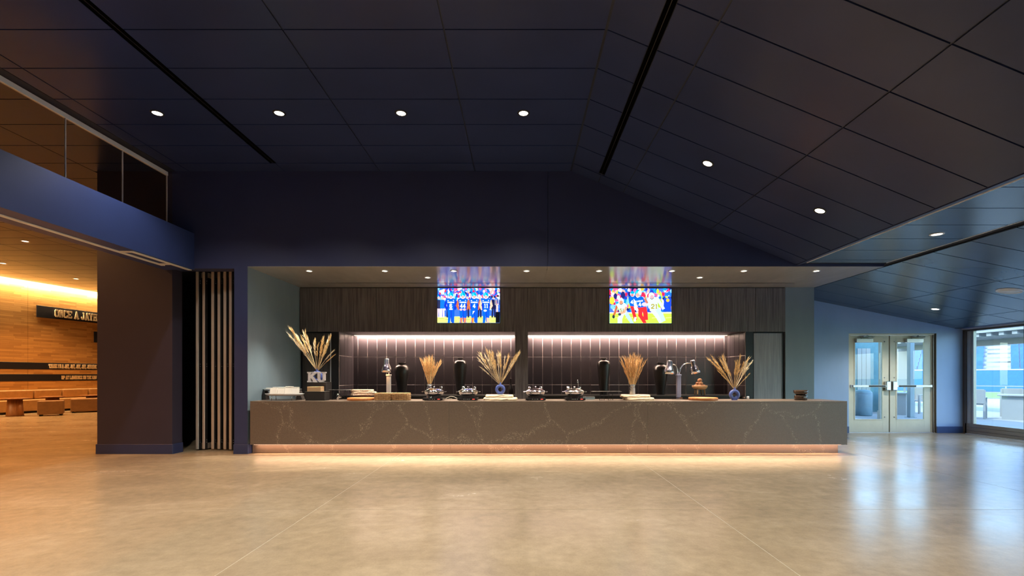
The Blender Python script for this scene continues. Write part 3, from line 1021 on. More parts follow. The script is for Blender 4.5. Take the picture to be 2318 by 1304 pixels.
# LED strips: niche, counter kick, oak wall cove
emit_mat('led_pink', (1.0, 0.76, 0.60), 12.0)
emit_mat('led_warm', (1.0, 0.60, 0.38), 6.0)
emit_mat('led_amber', (1.0, 0.70, 0.34), 6.0)
for xa, xb, lab in ((XN0 + .06, XPL - .02, 'glowing strip light under the top of the niche with the stone slabs'),
                    (XPR + .02, XN1 - .06, 'glowing strip light under the top of the niche with the double heat lamp')):
    t = thing('strip_light', lab, 'strip light', ((xa + xb) / 2, YT - .10, ZN))
    h = (xb - xa) / 2
    bm = new(); box(bm, -h, h, -.012, .012, -.014, -.001); obj('housing', bm, 'silver', t)
    bm = new(); box(bm, -h, h, -.008, .008, -.0165, -.0145); obj('diffuser', bm, 'led_pink', t)
    light('lamp', 'AREA', (0, 0, -.02), 170, (1.0, 0.70, 0.52), t, size=2 * h, size_y=.02, rot=(.25, 0, 0))
t = thing('strip_light', 'amber cove light along the top of the oak wall', 'strip light', (P1.x, P1.y, CEIL), ANG)
bm = new(); box(bm, -9, 6.0, -.104, -.066, -.004, -.001); obj('channel', bm, 'silver', t)
bm = new(); box(bm, -9, 6.0, -.10, -.07, -.012, -.0045); obj('diffuser', bm, 'led_amber', t)
light('lamp', 'AREA', (-1.5, -.085, -.02), 1000, (1.0, 0.66, 0.30), t, size=15, size_y=.03, rot=(.42, 0, 0))
# ================================================================ SERVING COUNTER
YC, CT, CB = 8.14, 0.889, 0.16       # front face, top, underside of the front
CXL, CXR = X_(566, YC), X_(1918, YC)
CBK = 8.895
ctr = thing('serving_counter', 'long brown-grey stone serving counter with pale veins and a glowing kick', 'counter', (0, 0, 0))
cs = [CXL, X_(1016.5, YC), X_(1466, YC), CXR]
for a, b_ in zip(cs[:-1], cs[1:]):
    g = .0012
    bm = new(); box(bm, a + g, b_ - g, YC, YC + .03, CB, CT - .0305, bev=.001, seg=1); obj('front_panel', bm, 'quartz', ctr)
    bm = new(); box(bm, a + g, b_ - g, YC, CBK, CT - .03, CT, bev=.0012, seg=1); obj('top_slab', bm, 'quartz', ctr)
    bm = new(); box(bm, a + g, b_ - g, YC + .03, YC + .13, CB, CB + .02); obj('underside', bm, 'quartz', ctr)
bm = new(); box(bm, CXR - .03, CXR - .0012, YC + .031, CBK - .01, CB, CT - .0305, bev=.001, seg=1); obj('end_panel', bm, 'quartz', ctr)
YKI, KXR = YC + .125, X_(1897, YC + .125)
ks = [XR + .03, X_(1019, YKI), X_(1466, YKI), KXR]
for a, b_ in zip(ks[:-1], ks[1:]):
    bm = new(); box(bm, a + .001, b_ - .001, YKI, YKI + .03, 0.002, CB, bev=.001, seg=1); obj('kick_panel', bm, 'quartz', ctr)
bm = new(); box(bm, KXR - .03, KXR, YKI + .031, CBK - .05, .002, CB); obj('kick_end', bm, 'quartz', ctr)
bm = new(); box(bm, CXL + .05, CXR - .05, YC + .25, CBK - .03, CB + .022, CT - .032); obj('carcass', bm, 'black', ctr)
bm = new(); box(bm, CXL + .03, CXR - .06, YC + .062, YC + .082, CB - .010, CB - .001); kl = obj('kick_light', bm, 'led_warm', ctr)
light('lamp', 'AREA', ((CXL + CXR) / 2, YC + .072, CB - .014), 34, (1.0, 0.56, 0.34), ctr, size=CXR - CXL - .1, size_y=.02, rot=(.12, 0, 0))

# back counters in the niches
for xa, xb, lab in ((XN0 + .02, XPL - .004, 'black back counter under the niche with the stone slabs'), (XPR + .004, XN1 - .02, 'black back counter under the niche with the double heat lamp')):
    t = thing('back_counter', lab, 'counter', (0, YB + .1, 0))
    bm = new(); box(bm, xa, xb, .04, .74, .0, .862); obj('cabinet', bm, 'black', t)
    bm = new(); box(bm, xa, xb, 0, .745, .864, .90, bev=.002, seg=1); obj('worktop', bm, 'black_metal', t)

# ================================================================ TELEVISIONS
# block lettering used on the screens, the wall sign and the letters on the counter
GLY = {
 'A': ([[(.08, .02), (.35, .95), (.62, .02)], [(.2, .32), (.5, .32)]], [(.08, .06), (.62, .06)]),
 'C': ([[(.62, .68), (.62, .78), (.5, .91), (.22, .91), (.1, .78), (.1, .22), (.22, .09), (.5, .09), (.62, .22), (.62, .32)]], []),
 'E': ([[(.12, .09), (.12, .91)], [(.04, .91), (.62, .91), (.62, .75)], [(.04, .09), (.62, .09), (.62, .25)], [(.12, .5), (.45, .5)]], []),
 'H': ([[(.13, .06), (.13, .94)], [(.57, .06), (.57, .94)], [(.13, .5), (.57, .5)]], [(.13, .06), (.57, .06), (.13, .94), (.57, .94)]),
 'I': ([[(.2, .06), (.2, .94)]], [(.2, .06), (.2, .94)]),
 'J': ([[(.5, .94), (.5, .22), (.38, .09), (.2, .09), (.1, .22), (.1, .36)]], [(.5, .94)]),
 'K': ([[(.14, .06), (.14, .94)], [(.56, .92), (.18, .45)], [(.28, .56), (.58, .08)]], [(.14, .06), (.14, .94), (.55, .94), (.57, .06)]),
 'L': ([[(.14, .06), (.14, .94)], [(.04, .09), (.6, .09), (.6, .3)]], [(.14, .94)]),
 'M': ([[(.12, .06), (.12, .92), (.4, .35), (.68, .92), (.68, .06)]], [(.12, .06), (.68, .06)]),
 'N': ([[(.13, .06), (.13, .92), (.57, .08), (.57, .94)]], [(.13, .06), (.57, .94)]),
 'O': ([[(.1, .22), (.1, .78), (.22, .91), (.48, .91), (.6, .78), (.6, .22), (.48, .09), (.22, .09), (.1, .22)]], []),
 'P': ([[(.14, .06), (.14, .91), (.48, .91), (.6, .8), (.6, .58), (.48, .46), (.14, .46)]], [(.14, .06), (.1, .94)]),
 'R': ([[(.14, .06), (.14, .91), (.48, .91), (.6, .8), (.6, .62), (.48, .5), (.14, .5)], [(.38, .5), (.6, .06)]], [(.14, .06), (.1, .94), (.62, .06)]),
 'S': ([[(.6, .74), (.6, .8), (.48, .91), (.22, .91), (.1, .8), (.1, .62), (.22, .53), (.48, .47), (.6, .38), (.6, .2), (.48, .09), (.22, .09), (.1, .2), (.1, .28)]], []),
 'T': ([[(.35, .06), (.35, .91)], [(.08, .75), (.08, .91), (.62, .91), (.62, .75)]], [(.35, .06)]),
 'U': ([[(.12, .94), (.12, .22), (.24, .09), (.46, .09), (.58, .22), (.58, .94)]], [(.12, .94), (.58, .94)]),
 'W': ([[(.08, .94), (.24, .08), (.4, .65), (.56, .08), (.72, .94)]], [(.08, .94), (.72, .94)]),
 'Y': ([[(.08, .94), (.35, .48), (.62, .94)], [(.35, .48), (.35, .06)]], [(.08, .94), (.62, .94), (.35, .06)]),
 "'": ([[(.12, .94), (.08, .68)]], []),
 ',': ([[(.12, .16), (.06, -.08)]], []),
 '1': ([[(.2, .8), (.32, .92), (.32, .06)]], [(.32, .06)]),
 '2': ([[(.1, .7), (.1, .8), (.22, .91), (.48, .91), (.6, .78), (.6, .6), (.1, .2), (.1, .09), (.62, .09)]], []),
 '4': ([[(.46, .04), (.46, .92), (.08, .36), (.08, .3), (.64, .3)]], []),
 '5': ([[(.6, .91), (.12, .91), (.12, .55), (.46, .55), (.6, .44), (.6, .2), (.48, .09), (.12, .09)]], []),
 '6': ([[(.58, .78), (.46, .91), (.22, .91), (.1, .78), (.1, .22), (.22, .09), (.48, .09), (.6, .22), (.6, .4), (.48, .52), (.1, .5)]], []),
}
WID = {'I': .4, "'": .25, ',': .25, 'W': .8, 'M': .8, '1': .5, ' ': .38}
def glyph_quads(ch, th=.15, serif=True):
    """list of quads (4 points) that cover the letter, unit height"""
    out = []
    strokes, ser = GLY[ch]
    h = th / 2
    for pl in strokes:
        for (x0, y0), (x1, y1) in zip(pl[:-1], pl[1:]):
            d = Vector((x1 - x0, y1 - y0)); L = d.length; d /= L; n = Vector((-d.y, d.x)) * h
            e = d * h * .55
            a, b_ = Vector((x0, y0)) - e, Vector((x1, y1)) + e
            out.append([tuple(a - n), tuple(b_ - n), tuple(b_ + n), tuple(a + n)])
    if serif:
        for x, y in ser:
            y0, y1 = (0, .13) if y < .5 else (.87, 1)
            out.append([(x - .17, y0), (x + .17, y0), (x + .17, y1), (x - .17, y1)])
    return out
def text_width(s, gap=.08): return sum(WID.get(c, .7) + gap for c in s) - gap

SCREEN_GAIN = 1.0
m = bpy.data.materials.new('screen_picture'); m.use_nodes = True
nt = m.node_tree; nt.nodes.clear()
o_ = nt.nodes.new('ShaderNodeOutputMaterial'); e_ = nt.nodes.new('ShaderNodeEmission'); a_ = nt.nodes.new('ShaderNodeAttribute')
a_.attribute_name = 'Col'; e_.inputs['Strength'].default_value = 1.7
nt.links.new(a_.outputs['Color'], e_.inputs['Color']); nt.links.new(e_.outputs[0], o_.inputs['Surface'])
MATS['screen_picture'] = m
def lin(c): return tuple((v / 255 / 12.92) if v / 255 <= .04045 else ((v / 255 + .055) / 1.055) ** 2.4 for v in c)

class Pic:
    """flat picture made of coloured shapes, coordinates 0..W by 0..H (y down); each layer a hair in front of the last"""
    def __init__(s, W, H): s.W, s.H, s.v, s.f, s.c, s.z = W, H, [], [], [], 0
    def poly(s, pts, col, layer=None):
        if layer is None: s.z += 1
        i = len(s.v)
        s.v += [(min(max(x, 0), s.W), s.z, min(max(y, 0), s.H)) for x, y in pts]
        s.f.append(list(range(i, i + len(pts)))); s.c.append(col)
    def ell(s, cx, cy, rx, ry, col, n=14, layer=None):
        s.poly([(cx + rx * math.cos(2 * math.pi * k / n), cy + ry * math.sin(2 * math.pi * k / n)) for k in range(n)], col, layer)
    def rect(s, x0, y0, x1, y1, col, layer=None): s.poly([(x0, y0), (x1, y0), (x1, y1), (x0, y1)], col, layer)
    def limb(s, pts, w, col):
        for (x0, y0), (x1, y1) in zip(pts[:-1], pts[1:]):
            d = Vector((x1 - x0, y1 - y0)); d.normalize(); n = Vector((-d.y, d.x)) * w / 2; e = d * w * .3
            a, b_ = Vector((x0, y0)) - e, Vector((x1, y1)) + e
            s.poly([tuple(a - n), tuple(b_ - n), tuple(b_ + n), tuple(a + n)], col)
    def text(s, t, cx, cy, h, col, slant=0.0, wscale=1.0, rot=0.0):
        s.z += 1
        w = text_width(t) * h * wscale; x = -w / 2
        for ch in t:
            if ch != ' ':
                for q in glyph_quads(ch, .2, serif=h > 60):
                    pp = []
                    for gx, gy in q:
                        lx, ly = x + gx * h * wscale, (.5 - gy) * h
                        pp.append((cx + lx * math.cos(rot) - ly * math.sin(rot), cy + lx * math.sin(rot) + ly * math.cos(rot)))
                    s.poly(pp, col, 0)
            x += (WID.get(ch, .7) + .08) * h * wscale
    def mesh(s, name, w, h):
        me = bpy.data.meshes.new(name)
        me.from_pydata([((x / s.W - .5) * w, -z * .00006, (.5 - y / s.H) * h) for x, z, y in s.v], [], s.f)
        ca = me.color_attributes.new('Col', 'FLOAT_COLOR', 'CORNER')
        i = 0
        for f, c in zip(s.f, s.c):
            c = lin(c)
            for _ in f:
                ca.data[i].color = (*c, 1); i += 1
        me.materials.append(MATS['screen_picture'])
        return me

def crowd(p, y0, y1, n, rnd, rmin, rmax, pal):
    for k in range(n):
        x, y = rnd.uniform(0, p.W), rnd.uniform(y0, y1); r = rnd.uniform(rmin, rmax)
        p.ell(x, y, r * rnd.uniform(.6, 1), r * rnd.uniform(.8, 1.3), rnd.choice(pal), 7)
BLU, DBL, SKY, WHT, SKN, BRN = (10, 95, 225), (20, 50, 190), (0, 165, 225), (245, 248, 255), (240, 160, 130), (190, 100, 60)
PAL = [(30, 110, 230), (20, 150, 230), (40, 60, 180), (245, 240, 255), (250, 200, 215), (240, 90, 150), (220, 40, 80), (120, 190, 240), (30, 40, 110), (255, 170, 160), (200, 220, 250), (20, 80, 210)]

def screen_one():
    """four players walking side by side"""
    p = Pic(1820, 1020); r = random.Random(3)
    p.rect(0, 0, 1820, 1020, (60, 110, 220))
    crowd(p, 0, 620, 430, r, 22, 62, PAL)
    p.poly([(0, 845), (1820, 815), (1820, 1020), (0, 1020)], (225, 245, 120))
    for k in range(9): p.rect(40 + 190 * k, 880 + (k % 3) * 40, 190 + 190 * k, 892 + (k % 3) * 40, (130, 190, 60))
    # people behind
    for x, c in ((40, (40, 45, 80)), (150, (20, 110, 220)), (330, (180, 210, 240)), (870, (35, 35, 80)), (1230, (30, 35, 90)), (1640, (25, 30, 70))):
        p.ell(x, 290, 36, 44, (245, 180, 170)); p.poly([(x - 65, 350), (x + 65, 350), (x + 70, 620), (x - 70, 620)], c)
        p.limb([(x - 30, 620), (x - 40, 850)], 52, (35, 40, 80) if x > 200 else (250, 210, 215)); p.limb([(x + 30, 620), (x + 35, 850)], 52, (30, 35, 80) if x > 200 else (250, 200, 210))
    for k in range(4): p.rect(1480 + 80 * k, 235, 1540 + 80 * k, 290, (35, 45, 90))
    # referee at the edge
    p.ell(1765, 265, 40, 48, (245, 205, 190)); p.ell(1765, 235, 42, 25, (20, 20, 30))
    for k in range(6): p.rect(1680 + 24 * k, 320, 1692 + 24 * k, 500, (20, 22, 30) if k % 2 else (240, 245, 250))
    p.limb([(1740, 480), (1745, 760)], 50, (248, 190, 175)); p.rect(1700, 700, 1820, 1020, (15, 16, 24))
    for cx, num, arm, calf in ((395, '6', DBL, BLU), (745, '44', BRN, (205, 120, 90)), (1075, '4', BRN, (200, 120, 60)), (1415, '11', (248, 190, 160), (250, 180, 150))):
        p.limb([(cx - 130, 370), (cx - 165, 520), (cx - 120, 620)], 66, arm); p.limb([(cx + 130, 370), (cx + 165, 520), (cx + 110, 620)], 66, arm)
        p.poly([(cx - 108, 600), (cx - 8, 600), (cx - 6, 880), (cx - 25, 1020), (cx - 95, 1020), (cx - 85, 880)], BLU)
        p.poly([(cx + 108, 600), (cx + 2, 600), (cx + 6, 880), (cx + 25, 1020), (cx + 95, 1020), (cx + 100, 880)], (15, 85, 235))
        if num != '6':
            p.poly([(cx - 85, 880), (cx - 6, 870), (cx - 25, 1020), (cx - 75, 1020)], calf if num != '11' else BLU)
            if num != '4': p.poly([(cx + 100, 880), (cx + 6, 870), (cx + 25, 1020), (cx + 85, 1020)], calf)
        p.poly([(cx - 8, 640), (cx + 12, 640), (cx + 22, 1000), (cx - 2, 1000)], DBL)
        p.poly([(cx - 150, 325), (cx - 60, 300), (cx + 60, 300), (cx + 150, 325), (cx + 118, 440), (cx + 112, 620), (cx - 112, 620), (cx - 118, 440)], BLU)
        p.poly([(cx - 112, 460), (cx - 70, 460), (cx - 80, 620), (cx - 112, 620)], DBL); p.poly([(cx + 112, 460), (cx + 80, 460), (cx + 85, 620), (cx + 112, 620)], DBL)
        p.rect(cx - 100, 360, cx - 62, 382, WHT); p.rect(cx + 62, 355, cx + 90, 375, WHT)
        p.text('KANSAS', cx, 420, 42, WHT, wscale=1.0)
        p.text(num, cx, 525, 128, WHT, wscale=.85)
        if num == '6': p.rect(cx - 45, 605, cx + 50, 640, WHT)
        elif num == '44': p.ell(cx - 55, 635, 40, 32, (250, 180, 180)); p.ell(cx + 45, 635, 40, 32, (250, 180, 180))
        elif num == '4': p.poly([(cx - 40, 680), (cx + 20, 670), (cx - 50, 780)], WHT)
        else: p.ell(cx - 20, 665, 48, 30, WHT)
        p.ell(cx, 225, 86, 96, WHT); p.ell(cx, 205, 76, 76, SKY); p.ell(cx, 275, 50, 48, (225, 150, 140))
        p.ell(cx - 25, 185, 26, 22, (70, 215, 235)); p.rect(cx - 32, 222, cx + 32, 238, WHT)
        p.limb([(cx - 62, 262), (cx, 310), (cx + 62, 262)], 13, WHT)
    return p

def screen_two():
    """runner in blue with red trousers between two players in white"""
    p = Pic(1800, 1020); r = random.Random(11)
    p.rect(0, 0, 1800, 1020, (70, 110, 225))
    crowd(p, 0, 690, 330, r, 35, 95, PAL + [(250, 180, 60), (190, 240, 60)])
    p.poly([(0, 720), (1800, 690), (1800, 1020), (0, 1020)], (185, 240, 75)); p.rect(0, 700, 1800, 735, (255, 220, 190))
    for k in range(5): p.poly([(60 + 390 * k, 860), (300 + 390 * k, 850), (300 + 390 * k, 862), (60 + 390 * k, 874)], (225, 250, 160))
    p.ell(70, 360, 70, 110, (200, 245, 60)); p.ell(1450, 440, 80, 130, (170, 240, 50)); p.poly([(1580, 290), (1780, 280), (1790, 690), (1560, 690)], (25, 70, 215)); p.ell(1690, 350, 50, 50, (245, 180, 60))
    RED = (245, 45, 50)
    # player behind
    p.limb([(650, 530), (700, 720), (750, 900)], 95, RED); p.limb([(750, 860), (730, 950)], 60, WHT)
    p.poly([(540, 240), (720, 220), (730, 530), (590, 520)], BLU); p.ell(665, 165, 68, 82, WHT); p.ell(665, 125, 60, 45, SKY); p.ell(660, 200, 45, 38, (240, 120, 130)); p.text('4', 650, 400, 110, WHT)
    # left player in white
    W2 = (196, 220, 226)
    p.limb([(210, 520), (160, 700), (120, 790)], 62, BRN); p.ell(115, 830, 38, 52, (40, 50, 60))
    p.limb([(360, 740), (300, 900), (300, 1020)], 130, W2); p.limb([(470, 720), (580, 900), (640, 1020)], 105, (170, 200, 215))
    p.poly([(190, 470), (290, 420), (440, 430), (510, 500), (490, 640), (480, 760), (300, 760), (260, 600)], W2)
    p.limb([(480, 560), (430, 690), (330, 730)], 66, SKN); p.ell(290, 760, 45, 40, (60, 65, 85))
    p.ell(335, 380, 84, 96, W2); p.ell(335, 410, 52, 52, (215, 140, 110)); p.limb([(290, 450), (335, 480), (385, 440)], 14, (70, 60, 60)); p.text('51', 355, 640, 95, (150, 140, 40))
    # right player in white
    p.limb([(1230, 620), (1400, 830), (1480, 980)], 120, W2); p.limb([(1380, 600), (1500, 780), (1560, 930)], 120, (178, 206, 220))
    p.poly([(1110, 290), (1200, 240), (1380, 260), (1400, 400), (1400, 600), (1230, 680), (1120, 560)], W2)
    p.limb([(1380, 290), (1490, 470), (1560, 590)], 84, W2); p.limb([(1130, 330), (1070, 480)], 84, W2)
    p.ell(1215, 220, 88, 100, W2); p.ell(1230, 250, 55, 55, (200, 160, 170)); p.limb([(1180, 290), (1230, 325), (1280, 280)], 14, (70, 70, 80)); p.text('21', 1295, 530, 140, (160, 150, 40))
    # runner
    p.limb([(900, 590), (890, 790), (1010, 1010)], 120, RED); p.limb([(1000, 590), (1040, 740), (1050, 890)], 130, RED)
    p.poly([(800, 540), (1060, 530), (1090, 640), (800, 660)], RED)
    p.limb([(730, 330), (740, 480), (800, 640)], 70, WHT)
    p.poly([(690, 290), (790, 250), (940, 240), (1030, 270), (1060, 420), (1060, 540), (830, 570), (790, 430)], BLU)
    p.limb([(1020, 300), (1080, 410), (1000, 480)], 70, (190, 110, 90)); p.ell(1010, 470, 78, 60, (200, 190, 230)); p.limb([(950, 240), (1020, 300)], 10, WHT)
    p.text('KANSAS', 860, 375, 46, WHT, rot=-.12); p.text('4', 880, 470, 120, WHT, rot=-.1)
    p.ell(830, 150, 98, 112, SKY); p.ell(875, 130, 50, 70, WHT); p.ell(815, 200, 60, 58, (240, 160, 150)); p.limb([(760, 220), (810, 270), (870, 240)], 15, WHT); p.ell(790, 120, 35, 30, (60, 210, 235))
    return p

def television(px0, px1, py0, py1, pic, label):
    y = YB - .012
    xa, xb, za, zb = X_(px0, y), X_(px1, y), Z_(py1, y), Z_(py0, y)
    t = thing('television', label, 'television', ((xa + xb) / 2, y, (za + zb) / 2))
    w, h = xb - xa, zb - za
    bm_ = new(); box(bm_, -w / 2 - .012, w / 2 + .012, .001, .011, -h / 2 - .012, h / 2 + .012, bev=.002, seg=1); obj('bezel', bm_, 'black', t)
    o = bpy.data.objects.new('screen', pic.mesh('screen', w, h)); COL.objects.link(o); o.parent = t; o.location = (0, 0, 0)
television(990.5, 1131.5, 652.5, 731, screen_one(), 'television showing four football players in blue walking side by side')
television(1379.5, 1519.5, 653, 732, screen_two(), 'television showing a football runner in blue and red between white players')

# ================================================================ LOBBY SIGN AND FURNITURE
mat('sign_navy', (0.012, 0.014, 0.028), 0.45, var=0.1)
mat('sign_letter', (0.72, 0.60, 0.46), 0.45, var=0.05)
def zwall(py, px):
    s = on_wall(px); y = (P1 + UD * s).y
    return EYE - (py - CY) * y / F
def banner(px0, z0, z1, label, text=None, tx0=None, th=.6, px1=None, tx_end=None):
    s0 = on_wall(px0) if px0 is not None else -8.5
    s1 = 5.8 if px1 is None else on_wall(px1)
    t = thing('wall_sign', label, 'sign', (P1.x, P1.y, 0), ANG)
    b_ = new(); box(b_, s0, s1, -.018, -.001, z0, z1, bev=.003, seg=1); obj('board', b_, 'sign_navy', t)
    if text:
        hh = (z1 - z0) * th
        zc = (z0 + z1) / 2 - hh / 2
        if tx_end is not None:
            a, e = on_wall(tx0), on_wall(tx_end); ws = (e - a) / (text_width(text) * hh)
        else: a, ws = on_wall(tx0[0]), (on_wall(tx0[1]) - on_wall(tx0[0])) / (text_width(text[:tx0[2]]) * hh)
        x = a
        for ch in text:
            if ch != ' ':
                b_ = new()
                for n_, q in enumerate(glyph_quads(ch, .2)):
                    prism_xz(b_, [(x + gx * hh * ws, zc + gy * hh) for gx, gy in q], -.045 - .0006 * n_, -.018)
                obj('letter', b_, 'sign_letter', t)
            x += (WID.get(ch, .7) + .08) * hh * ws
zt, zb_ = zwall(690.5, 82), zwall(717.5, 82)
banner(82, zb_, zt, 'navy wall sign reading ONCE A JAYHAWK in large cream letters', 'ONCE A JAYHAWK', (122.5, 217.5, 11), .66)
zt2, zb2 = zwall(750.5, 212), zwall(775, 212)
banner(212, zb2, zt2, 'blank end of a navy wall sign below the large lettering')
zt3, zb3 = zwall(821.5, 120), zwall(836.5, 120)
banner(None, zb3, zt3, "navy wall strip reading 'CAUSE I'M A JAY, JAY, JAY, JAY, JAYHAWK", "'CAUSE I'M A JAY, JAY, JAY, JAY, JAYHAWK", 109, .62, tx_end=217)
zt4, zb4 = zwall(847.3, 120), zwall(862.2, 120)
banner(None, zb4, zt4, 'lowest navy wall strip reading UP AT LAWRENCE ON THE KAW', 'UP AT LAWRENCE ON THE KAW', 138, .58, tx_end=217)

mat('leather', (0.42, 0.24, 0.10), 0.5, var=0.12, scale=8, bump=0.08, bscale=40)
mat('leather_dark', (0.24, 0.125, 0.05), 0.5, var=0.12, scale=8, bump=0.08, bscale=40)
bq = thing('banquette', 'long tan leather banquette along the oak wall', 'bench', (P1.x, P1.y, 0), ANG)
bm = new(); box(bm, -8, 5.8, -.72, -.08, .0, .07); obj('plinth', bm, 'black', bq)
bm = new(); box(bm, -8, 5.8, -.86, -.06, .072, .46, bev=.03, seg=3); obj('seat', bm, 'leather', bq)
cuts = [on_wall(59) - 2.7, on_wall(59) + .05, on_wall(127), on_wall(187), on_wall(187) + 2.0]
cuts = [cuts[0] - 2.6] + cuts
for a, b_ in zip(cuts[:-1], cuts[1:]):
    bm = new(); box(bm, a + .02, b_ - .02, -.30, -.05, .47, .80, bev=.05, seg=3); obj('back_cushion', bm, 'leather', bq)
def ottoman(label, cx, cy, w, d, rz):
    t = thing('ottoman', label, 'ottoman', (cx, cy, 0), rz)
    b_ = new(); box(b_, -w / 2, w / 2, -d / 2, d / 2, .045, .485, bev=.025, seg=3); obj('cushion_block', b_, 'leather_dark', t)
    for sx_ in (-1, 1):
        for sy in (-1, 1):
            b_ = new(); lathe(b_, [(0, 0), (.028, 0), (.032, .045), (0, .045)], (sx_ * (w / 2 - .07), sy * (d / 2 - .07), 0), 12); obj('foot', b_, 'black', t)
ottoman('small square tan leather ottoman next to a pedestal table', -15.55, 16.12, .62, .62, math.radians(40))
ottoman('large tan leather ottoman beside the dark pier', -15.72, 17.72, .98, .95, math.radians(42))
def pedestal(label, cx, cy, r):
    t = thing('pedestal_table', label, 'table', (cx, cy, 0))
    b_ = new(); lathe(b_, [(0, 0), (.22, 0), (.21, .04), (.178, .55), (0, .55)], seg=28); obj('pedestal', b_, 'pedestal_wood', t)
    b_ = new(); lathe(b_, [(0, .551), (r - .05, .551), (r, .566), (r, .578), (r - .008, .584), (0, .584)], seg=40); obj('table_top', b_, 'pedestal_wood', t)
pedestal('round wooden pedestal table in front of the banquette, fully in view', -16.42, 15.80, .36)
pedestal('round wooden pedestal table behind the square ottoman', -16.45, 17.1, .35)
pedestal('round wooden pedestal table behind the large ottoman', -16.15, 18.35, .35)
# ================================================================ OUTSIDE
mat('patio', (0.34, 0.335, 0.32), 0.8, var=0.06, scale=1.2)
mat('turf', (0.16, 0.34, 0.06), 0.9, var=0.2, scale=3)
mat('stand_blue', (0.02, 0.10, 0.46), 0.6, var=0.1)
mat('seat_blue', (0.025, 0.105, 0.40), 0.45, var=0.25, scale=2)
mat('riser_concrete', (0.30, 0.34, 0.40), 0.8, var=0.1)
mat('white_paint', (0.30, 0.31, 0.31), 0.5, var=0.03)
mat('teal_render', (0.10, 0.22, 0.26), 0.7, var=0.1)
mat('grey_bin', (0.13, 0.22, 0.28), 0.5, var=0.08, bump=.2, bscale=80)
mat('steel_post', (0.20, 0.27, 0.31), 0.45, var=0.05)
bm = new(); box(bm, XG + .35, 28, -26, 28, -.25, -.03); box(bm, 6.2, XG + .35, YD + .2, 28, -.25, -.03)
tag(obj('patio', bm, 'patio'), 'pale concrete terrace outside the glazing', 'terrace', kind='structure')
bm = new(); box(bm, -60, 160, -160, 160, -.8, -.26); box(bm, 28.02, 160, -160, 160, -.26, -.05); box(bm, 6.2, 28.02, 28.02, 160, -.26, -.05)
tag(obj('field', bm, 'turf'), 'green playing field beyond the terrace', 'field', kind='structure')
# seating bowl facing the terrace: axis along the diagonal
ST = Matrix.Translation((40, 40, 0)) @ Matrix.Rotation(math.radians(-45), 4, 'Z')     # local +y points away from the hall
st = thing('grandstand', 'blue stadium grandstand across the field', 'grandstand')
st.matrix_world = ST
bm = new(); box(bm, -45, 45, 0, .3, -.04, 1.75, bev=.02, seg=1); obj('front_wall', bm, 'stand_blue', st)
bm = new(); box(bm, -45, 45, -.02, .32, 1.751, 1.85); obj('coping', bm, 'white_paint', st)
NR = 20
bm = new()
for r in range(NR): box(bm, -45, 45, .3 + .85 * r, .3 + .85 * (r + 1), -.04, 1.35 + .40 * r)
obj('terracing', bm, 'riser_concrete', st)
bm = new()
AIS = [-25, -13, -0.45, 12, 24]
rs = random.Random(5)
for r in range(NR):
    x = -44.0
    while x < 44:
        if all(abs(x - a) > .95 for a in AIS):
            yb = .3 + .85 * r; zb = 1.35 + .40 * r
            box(bm, x - .24, x + .24, yb + .30, yb + .70, zb + .40, zb + .45); box(bm, x - .24, x + .24, yb + .68, yb + .74, zb + .42, zb + .85)
        x += .55
so = obj('seats', bm, 'seat_blue', st); so['kind'] = 'stuff'
for a in AIS:
    bm = new()
    for r in range(NR):
        for h in (0, 1): box(bm, a - .75, a + .75, .3 + .85 * r + .42 * h, .3 + .85 * r + .42 * (h + 1), 1.35 + .40 * r - .3, 1.35 + .40 * r + .2 * h + .06)
    obj('stair', bm, 'white_paint', st)

# canopy edge with ribbed underside over the terrace
can = thing('canopy', 'white ribbed canopy edge over the terrace outside', 'canopy', (0, 0, 0))
bm = new(); box(bm, 15.4, 17.2, -12, 24, 2.74, 2.90); obj('deck', bm, 'white_paint', can)
bm = new(); box(bm, 17.2, 17.5, -12, 24, 2.42, 2.90); obj('fascia', bm, 'white_paint', can)
for k in range(52):
    y = 23.5 - k * .42
    bm = new(); box(bm, 15.45, 17.1, y, y + .16, 2.62, 2.74); obj('rib', bm, 'white_paint', can)

def ext_post(x, y, w, label, m='steel_post', h=2.75):
    t = thing('steel_column', label, 'column', (x, y, -.03))
    b_ = new(); box(b_, -w / 2, w / 2, -w / 2, w / 2, .012, h, bev=.006, seg=1); obj('shaft', b_, m, t)
    b_ = new(); box(b_, -w * .8, w * .8, -w * .8, w * .8, 0, .012); obj('base_plate', b_, m, t)
ext_post(X_(2061.5, 15.6), 15.6, .14, 'grey steel column outside the right door leaf')
t = thing('waste_bin', 'blue-grey rounded waste bin outside the left door leaf', 'bin', (X_(1953, 16.4), 16.4, -.03))
bm = new(); lathe(bm, [(0, 0), (.25, 0), (.268, .03), (.27, .70), (.262, .74), (0, .74)], seg=32); obj('body', bm, 'grey_bin', t)
bm = new(); lathe(bm, [(.265, .742), (.262, .78), (.22, .84), (.12, .87), (0, .875)], seg=32); obj('lid', bm, 'grey_bin', t)
t = thing('terrace_screen', 'teal screen wall with a white panel outside the left door leaf', 'screen wall', (0, 18.0, -.03))
bm = new(); box(bm, X_(1925, 18), X_(1990, 18), 0, .15, 0, 2.85); obj('wall_slab', bm, 'teal_render', t)
for k in range(3):
    a = X_(1940 + 10 * k, 18); bm = new(); box(bm, a + .004, a + .156, -.02, 0, .35, 2.35); obj('board', bm, 'white_paint', t)
t = thing('terrace_pillar', 'slim white pillar outside next to the meeting door stiles', 'pillar', (X_(1994.5, 15.2), 15.2, -.03))
bm = new(); box(bm, -.05, .05, -.05, .05, .25, 2.88); obj('shaft', bm, 'white_paint', t)
